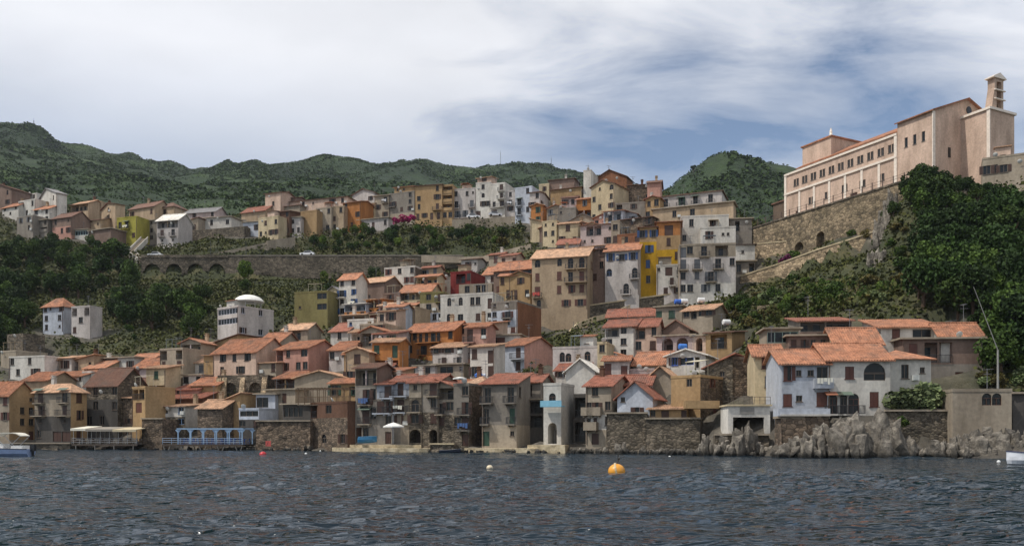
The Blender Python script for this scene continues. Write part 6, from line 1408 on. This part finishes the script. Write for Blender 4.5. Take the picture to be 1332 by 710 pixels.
def parasol(px, py, D, r, hgt, label, flat=.25, c=(232, 230, 224), k=8):
    q = P(px, py, D); root = empty('parasol', tuple(q)); tag(root, label, 'parasol'); build(MB().tube((0, 0, -.2), (0, 0, hgt), .03, k=6), 'pole', paint(180, 176, 170), root)
    m = MB(); top = (0, 0, hgt); ring = [(r * math.cos(2 * math.pi * i / k), r * math.sin(2 * math.pi * i / k), hgt - r * flat) for i in range(k)]; mid = [(r * .5 * math.cos(2 * math.pi * i / k), r * .5 * math.sin(2 * math.pi * i / k), hgt - r * flat * .42) for i in range(k)]
    for i in range(k):
        j = (i + 1) % k; m.quad(top, mid[i], mid[j]); m.quad(mid[i], ring[i], ring[j], mid[j]); m.quad(ring[i], (ring[i][0], ring[i][1], ring[i][2] - .18), (ring[j][0], ring[j][1], ring[j][2] - .18), ring[j])
    build(m, 'canopy', paint(*c, .8), root); rb = MB()
    for i in range(k): rb.tube((0, 0, hgt - r * flat - .15), tuple(Vector(ring[i]) * .97 + Vector((0, 0, .0))), .014, k=4)
    build(rb, 'ribs', paint(180, 176, 170), root)
parasol(512, 573, 123.5, 1.55, 2.7, 'white parasol open on the little stone beach', .38)
parasol(598, 501, 122.8, 1.0, 1.25, 'small white parasol on the terrace of the grey stone shore house', .2)
parasol(476, 425, 173, 1.0, 1.2, 'tilted cream parasol on the concrete house terrace', .3, (226, 218, 170))
def dome():
    D = 186; q = P(324, 400, D); root = empty('dome_canopy', tuple(q)); tag(root, 'large white dome canopy on the roof of the tall glazed grey house', 'canopy'); r = 3.3
    m = MB().lathe([(r, 1.2), (r * .97, 1.35), (r * .86, 1.85), (r * .66, 2.3), (r * .4, 2.62), (r * .15, 2.76), (.02, 2.8)], 20); build(m, 'canopy', paint(236, 234, 226, .8), root, smooth=True)
    ps = MB().tube((0, 0, -.4), (0, 0, 1.25), .06, k=6).mesh('post', paint(190, 190, 188))
    for i in range(8): a = i * math.pi / 4; link('post', ps, root, (r * .8 * math.cos(a), r * .8 * math.sin(a), 0))
dome()

# ------------------------------------------------------------------ boats and buoys
def hull(L, B, Hh, sheer=.25, n=14, transom=True):
    m = MB(); rows = []
    for i in range(n + 1):
        t = i / n; w = B / 2 * (1 - max(0, (t - .45) / .55) ** 2.2) * (.86 + .14 * min(1, t / .3)); zt = Hh + sheer * t ** 2; x = L * (t - .5); w = max(w, .02)
        rows.append([(x, -w, zt), (x, -w * .92, Hh * .45), (x * (1 - .03 * t), -w * .55, .02 + .12 * t * t), (x * (1 - .05 * t), 0, -.12 + .2 * t ** 3), (x * (1 - .03 * t), w * .55, .02 + .12 * t * t), (x, w * .92, Hh * .45), (x, w, zt)])
    for a, b in zip(rows, rows[1:]):
        for k in range(6): m.quad(a[k], a[k + 1], b[k + 1], b[k])
    m.quad(*rows[0]); return m, rows
def motorboat():
    root = empty('motorboat', ((4 - CX) / FPX * 98, 98, -.12), R(182)); tag(root, 'blue-hulled motorboat with white canopy moored off the quay', 'boat')
    m, rows = hull(6.4, 2.3, .95, .3); build(m, 'hull', paint(150, 168, 202, .35), root, smooth=True)
    dk = MB()
    for a, b in zip(rows, rows[1:]): dk.quad(a[0], b[0], b[6], a[6]); 
    build(dk, 'deck', paint(226, 226, 224), root); rw = MB()
    for a, b in zip(rows, rows[1:]):
        for k in (0, 6): rw.tube(a[k], b[k], .06, k=6)
    build(rw, 'rubbing_strake', paint(60, 66, 80), root)
    build(MB().box(-2.6, -1.3, -.8, .8, .98, 1.35).box(-.4, .6, -.7, .7, 1.0, 1.55), 'seats', paint(230, 228, 224), root)
    build(MB().prism([(.6, -.75, 1.02), (.62, -.75, 1.6), (.9, -.75, 1.02)], (0, 1.5, 0)), 'windscreen', glass(), root)
    cv = MB()
    for i in range(6):
        t0_, t1_ = i / 6, (i + 1) / 6; f = lambda t: 2.75 - .35 * (2 * t - 1) ** 4
        cv.prism([(-2.5 + 3.0 * t0_, -1.0, f(t0_)), (-2.5 + 3.0 * t1_, -1.0, f(t1_)), (-2.5 + 3.0 * t1_, -1.0, f(t1_) + .1), (-2.5 + 3.0 * t0_, -1.0, f(t0_) + .1)], (0, 2.0, 0))
    build(cv, 'canopy', paint(228, 222, 206, .8), root); fr = MB()
    for y in (-1.0, 1.0):
        for x in (-2.5, .4): fr.tube((-1.0, y, .98), (x, y, 2.45), .035, k=5)
    build(fr, 'canopy_frame', paint(190, 190, 192, .3, .5), root)
    build(MB().box(-3.65, -3.22, -.25, .25, .7, 1.45).box(-3.5, -3.3, -.1, .1, -.3, .7), 'outboard_motor', paint(34, 36, 40), root)
motorboat()
def dinghy(px, D, L, B, H, rz, label, c, z=-.08, motor=False, deck_c=(226, 226, 226), roll=0):
    root = empty('small_boat', ((px - CX) / FPX * D, D, z), R(rz)); root.rotation_euler.x = R(roll); tag(root, label, 'boat'); m, rows = hull(L, B, H, .22); build(m, 'hull', paint(*c, .4), root, smooth=True)
    inn = MB()
    for a, b in zip(rows, rows[1:]): inn.quad((a[0][0], a[0][1] * .9, H * .45), (b[0][0], b[0][1] * .9, H * .45), (b[6][0], b[6][1] * .9, H * .45), (a[6][0], a[6][1] * .9, H * .45))
    build(inn, 'floor', paint(*deck_c), root); gw = MB()
    for a, b in zip(rows, rows[1:]):
        for k in (0, 6): gw.tube(a[k], b[k], .045, k=5)
    build(gw, 'gunwale', paint(*deck_c), root)
    for x in (-.25 * L, .05 * L): build(MB().box(x, x + .25, -B * .42, B * .42, H * .72, H * .78), 'thwart', paint(*deck_c), root)
    if motor: build(MB().box(-L / 2 - .35, -L / 2 - .02, -.22, .22, H * .7, H + .55).box(-L / 2 - .25, -L / 2 - .1, -.08, .08, -.2, H * .7), 'outboard_motor', paint(24, 28, 60), root)
    return root
dinghy(1344, 70.5, 4.4, 1.9, .95, 178, 'white rounded boat with navy interior beside the brown-grey rocks', (236, 238, 242), deck_c=(40, 44, 84))
dinghy(585, 117.3, 3.0, 1.2, .42, 4, 'low dark blue rowing boat afloat before the stone shore houses', (38, 46, 64), deck_c=(70, 74, 84))
dinghy(478, 125.5, 2.8, 1.2, .7, 15, 'bright blue rowing boat pulled up on the stone beach', (58, 128, 172), z=1.35, deck_c=(80, 140, 180), roll=-14)
sphere_prof = lambda r, squash=1.0: [(r * math.sin(math.pi * i / 12) + .001, -r * squash * math.cos(math.pi * i / 12)) for i in range(13)]
def buoy(px, py, r, c, label, band=None, mast=0, group=None, lift=.3):
    D = CAMH * FPX / (py - HOR); root = empty('mooring_buoy', ((px - CX) / FPX * D, D, r * lift - .03)); tag(root, label, 'buoy', group); build(MB().lathe(sphere_prof(r, .9), 18), 'float', paint(*c, .4), root, smooth=True)
    if band:
        b_ = MB().lathe([(r * 1.012, -.06), (r * 1.03, -.03), (r * 1.03, .03), (r * 1.012, .06)], 18, Matrix.Rotation(R(78), 4, 'Y') @ Matrix.Rotation(R(10), 4, 'X')); build(b_, 'rope_band', paint(*band), root)
    if mast: build(MB().tube((.15 * r, 0, r * .8), (.2 * r, 0, r * .9 + mast), .035, k=6).tube((.08, 0, r * .9 + mast * .45), (.2, 0, r * .9 + mast * .45), .09, k=8), 'mast', paint(60, 56, 52), root)
    if r > .2: build(MB().lathe([(.06, r * .82), (.07, r * .95), (.03, r)], 8), 'eye', paint(110, 100, 90), root)
    return root
buoy(802, 615.5, .54, (232, 160, 52), 'large orange mooring buoy with rope band and short mast', (200, 178, 140), .75)
buoy(637, 609, .24, (214, 198, 168), 'small cream buoy floating alone off the grey shore house')
rb_ = buoy(342, 592, .42, (196, 40, 48), 'red marker buoy with small flag off the old stone seawall')
build(MB().tube((.1, 0, .3), (.65, 0, 1.55), .03, k=5), 'flag_pole', paint(70, 60, 56), rb_); build(MB().box(.32, .95, -.015, .015, 1.0, 1.65), 'flag', paint(206, 92, 84), rb_)
for px, py, lb in ((398, 590, 'tiny white float near the red marker buoy'), (417, 586.6, 'tiny white float near the tilted slab by the brick house'), (871, 594.5, 'tiny white float below the rough seawall with holes'), (1299, 600.5, 'tiny white float beside the white rounded boat')): buoy(px, py, .16, (236, 236, 232), lb)

# ------------------------------------------------------------------ road: cars, lamps, stair
def car(px, py, D, rz, c, label):
    q = P(px, py, D); root = empty('parked_car', tuple(q), R(rz)); tag(root, label, 'car', 'cars parked along the upper road')
    prof = [(-2.0, .3), (2.0, .3), (2.05, .62), (1.9, .8), (1.0, .88), (.45, 1.38), (-1.0, 1.42), (-1.7, .95), (-2.0, .9), (-2.08, .55)]
    b_ = MB().prism([(x, -.82, z) for x, z in prof], (0, 1.64, 0)); build(b_, 'body', paint(*c, .25), root)
    build(MB().prism([(.88, -.84, .9), (.42, -.84, 1.3), (-.95, -.84, 1.34), (-1.4, -.84, .95)], (0, 1.68, 0)), 'window', glass(), root)
    wm = MB().lathe([(.3, -.1), (.32, -.06), (.32, .06), (.3, .1)], 14, Matrix.Rotation(R(90), 4, 'X')).mesh('wheel', paint(26, 26, 28, .8))
    for x in (-1.3, 1.3):
        for y in (-.78, .78): link('wheel', wm, root, (x, y, .32))
    for y in (-.6, .6): build(MB().box(2.03, 2.07, y - .18, y + .18, .6, .74), 'headlight', paint(220, 222, 224, .2), root)
wall_line('road_kerb', [(588, 285.5, 300, 256), (620, 284.8, 300, 256), (665, 281.5, 298, 255), (692, 281.5, 296, 252)], 6.0, plaster('Z'), 'upper road edge wall in front of the white terrace houses', 'wall')
car(616, 284.6, 257.5, -4, (232, 232, 234), 'white car parked in front of the bluish white upper house')
car(644, 281.9, 257.5, 8, (226, 226, 230), 'white car parked in front of the stacked balconies')
car(400, 333.2, 238.6, 176, (230, 230, 232), 'white car on the lower road near the planted bank'); car(202, 334.6, 239.2, 178, (226, 226, 224), 'white car crossing the arched viaduct')
def lamp_post(px, py, D, hgt, label):
    q = P(px, py, D); root = empty('street_lamp', tuple(q)); tag(root, label, 'street lamp', 'street lamps along the road'); m_ = paint(58, 60, 62, .5)
    build(MB().tube((0, 0, -.5), (0, 0, hgt), .09, .06, k=6), 'pole', m_, root); build(MB().tube((0, 0, hgt), (.0, -1.2, hgt + .3), .05, k=5), 'arm', m_, root); build(MB().box(-.14, .14, -1.7, -1.1, hgt + .24, hgt + .36), 'lamp_head', m_, root)
lamp_post(274, 334, 238.5, 4.6, 'thin street lamp at the foot of the ramp'); lamp_post(320, 333.5, 238.5, 4.6, 'thin street lamp in front of the smooth ramp wall')
def stair(): 
    pts = [(188, 311, 258), (178, 321, 252), (170, 329, 247), (177, 334, 243), (184, 339, 240)]; root = empty('zigzag_stair', tuple(P(*pts[0][:2], pts[0][2]))); tag(root, 'white zigzag stair climbing to the yellow-green house', 'stair'); o0 = P(*pts[0][:2], pts[0][2]); wm = plaster('W'); st = MB(); n = 0
    for (xa, ya, da), (xb, yb, db) in zip(pts, pts[1:]):
        A, B_ = P(xa, ya, da) - o0, P(xb, yb, db) - o0; d = (B_ - A); dh = Vector((d.x, d.y, 0)).normalized(); nn = Vector((-dh.y, dh.x, 0)); k = max(5, int(abs(d.z) / .22))
        for i in range(k):
            p, q = A.lerp(B_, i / k), A.lerp(B_, (i + 1) / k); st.prism([p - nn * .8 + Vector((0, 0, -1.2)), q - nn * .8 + Vector((0, 0, -1.2)), q - nn * .8 + Vector((0, 0, p.z - q.z)), p - nn * .8], nn * 1.6)
        for s in (-1, 1):
            e = nn * (.95 * s); build(MB().prism([A + e + Vector((0, 0, -1)), B_ + e + Vector((0, 0, -1)), B_ + e + Vector((0, 0, .8)), A + e + Vector((0, 0, .8))], nn * (.14 * s)), 'parapet', wm, root)
    build(st, 'steps', plaster('Z'), root)
stair()
# masts on the ridge, lone tree, leaning pole by the villas
for px, hgt, lb in ((651, 19, 'tall lattice mast on the mountain ridge'), (717, 12, 'short mast on the mountain ridge'), (765, 14, 'thin mast near the end of the mountain ridge'), (44, 11, 'small mast on the highest shoulder of the mountain')):
    X = (px - CX) / FPX * 1100; z = float(mground(np.array([X]), np.array([1100.]))[0]); root = empty('radio_mast', (X, 1100, z - 1)); tag(root, lb, 'mast'); mt = paint(92, 96, 104); s = .7
    for a in (0, 2.1, 4.2): build(MB().tube((s * math.cos(a), s * math.sin(a), 0), (.25 * math.cos(a), .25 * math.sin(a), hgt), .16, k=4), 'leg', mt, root)
    br = MB()
    for i in range(int(hgt / 1.5)): z_ = i * 1.5 + .5; f = 1 - z_ / hgt * .65; br.tube((s * f, 0, z_), (-s * f * .5, s * f * .8, z_ + 1.2), .08, k=4)
    build(br, 'bracing', mt, root); build(MB().tube((0, 0, hgt), (0, 0, hgt + 3), .12, k=4), 'antenna', mt, root)
X = (902 - CX) / FPX * 612; zz = float(mground(np.array([X]), np.array([612.]))[0]); t = empty('broadleaf_tree', (X, 612, zz - .5)); tag(t, 'lone tree on the shoulder of the conical hill', 'tree'); k_ = link('trunk', TRUNKS[0], t); k_.scale = (4, 4, 5); c_ = link('crown', CROWNS['dark'][0], t, (0, 0, 4.4)); c_.scale = (2.6, 2.6, 1.9)
q = P(1298, 504, 97); root = empty('utility_pole', tuple(q)); tag(root, 'bent metal pole beside the large brown-grey house', 'pole'); mt = paint(150, 148, 142, .5)
build(MB().tube((0, 0, -.5), (0, 0, 4.3), .13, .1, k=8), 'shaft', mt, root); build(MB().tube((0, 0, 4.3), (-2.95, -.3, 11.5), .06, .03, k=6), 'leaning_rod', mt, root)
q = P(938, 297, 203); root = empty('utility_pole', tuple(q)); tag(root, 'pale concrete post beside the unfinished grey house', 'pole'); build(MB().tube((0, 0, -4), (0, 0, 2.8), .16, .12, k=8), 'shaft', plaster('Z'), root)
q = P(746, 446, 166); root = empty('utility_pole', tuple(q)); tag(root, 'pale post with crossarm above the white arched terrace house', 'pole'); build(MB().tube((0, 0, -4), (0, 0, 4.2), .12, .1, k=8), 'shaft', plaster('Z'), root); build(MB().box(-2.2, 3.2, -.06, .06, 1.1, 1.25), 'crossarm', plaster('C'), root)
# roof tanks
def tank(px, py, D, c, label, r=.45, L=1.1, upright=False):
    q = P(px, py, D); root = empty('water_tank', tuple(q), R(12)); tag(root, label, 'water tank'); M = Matrix.Translation((0, 0, r + .12)) @ (Matrix.Identity(4) if upright else Matrix.Rotation(R(90), 4, 'Y'))
    build(MB().lathe([(r * .8, -L / 2 - .08), (r, -L / 2), (r, L / 2), (r * .8, L / 2 + .08)], 14, M), 'tank', paint(*c, .4), root, smooth=False); build(MB().box(-L * .4, -L * .3, -r * .8, r * .8, 0, .3).box(L * .3, L * .4, -r * .8, r * .8, 0, .3), 'cradle', paint(110, 110, 112), root)
for px, py, D, c, lb in ((882, 396.5, 152, (50, 100, 190), 'blue water tank on the pale grey-green house roof'), (890, 396, 152, (226, 226, 224), 'white water tank next to the blue roof tank'), (912, 394.5, 150, (228, 228, 226), 'white solar tank on the cluttered house roof'), (888, 455.5, 131, (60, 120, 200), 'blue tank in front of the two dark arches'), (945, 423.5, 137, (222, 222, 220), 'white tank on the brown-roofed loggia house'), (797, 479, 134, (44, 96, 190), 'blue tank at the foot of the dark blue-shuttered house')): tank(px, py, D, c, lb)
# cream awning slab of the mustard block, blue balcony of the pale blue house, tarpaulins
q = P(913, 531, 104.5); root = empty('balcony_slab', tuple(q), R(-6)); tag(root, 'broad ochre balcony slab projecting from the mustard block', 'balcony'); build(MB().box(-2.0, 2.1, -.4, 2.6, 0, .95), 'slab', plaster('T'), root)
q = P(718.5, 529, 115.6); root = empty('balcony', tuple(q), R(-24)); tag(root, 'light blue balcony wrapped round the white shore house', 'balcony'); bb = paint(132, 186, 208); build(MB().box(-1.6, 1.5, -.5, .9, 0, .16), 'slab', bb, root); build(MB().box(-1.6, 1.5, -.5, -.4, .163, .85), 'parapet', bb, root)
for i, (px, c) in enumerate(((624, (60, 110, 190)), (632, (190, 200, 214)))): q = P(px, 488.5, 137); o = link('tarpaulin', rock_mesh(60 + i, 3, .5), None, q, i); o.data.materials.clear(); o.data.materials.append(paint(*c)); o.scale = (.9, .8, .6); tag(o, ('crumpled blue tarpaulin', 'crumpled pale tarpaulin')[i] + ' behind the red-roofed grey shore house', 'tarpaulin')
# ------------------------------------------------------------------ light sea haze
hz = MB().box(-1260, 1110, -420, 1500, min(-40.0, float(MZ.min()) - 2, float(TZ.min()) - 2), float(MZ.max()) + 25).mesh('haze', None)
hm = bpy.data.materials.new('haze'); hm.use_nodes = True; ht = hm.node_tree; ht.nodes.remove(ht.nodes['Principled BSDF'])
pv = ht.nodes.new('ShaderNodeVolumePrincipled'); pv.inputs['Color'].default_value = (.80, .88, 1.0, 1); pv.inputs['Density'].default_value = .000065; pv.inputs['Anisotropy'].default_value = .2
ht.links.new(pv.outputs[0], ht.nodes['Material Output'].inputs['Volume']); hz.materials.append(hm)
ho = link('haze', hz); tag(ho, 'thin bluish sea haze in front of the mountains', 'haze', kind='stuff')
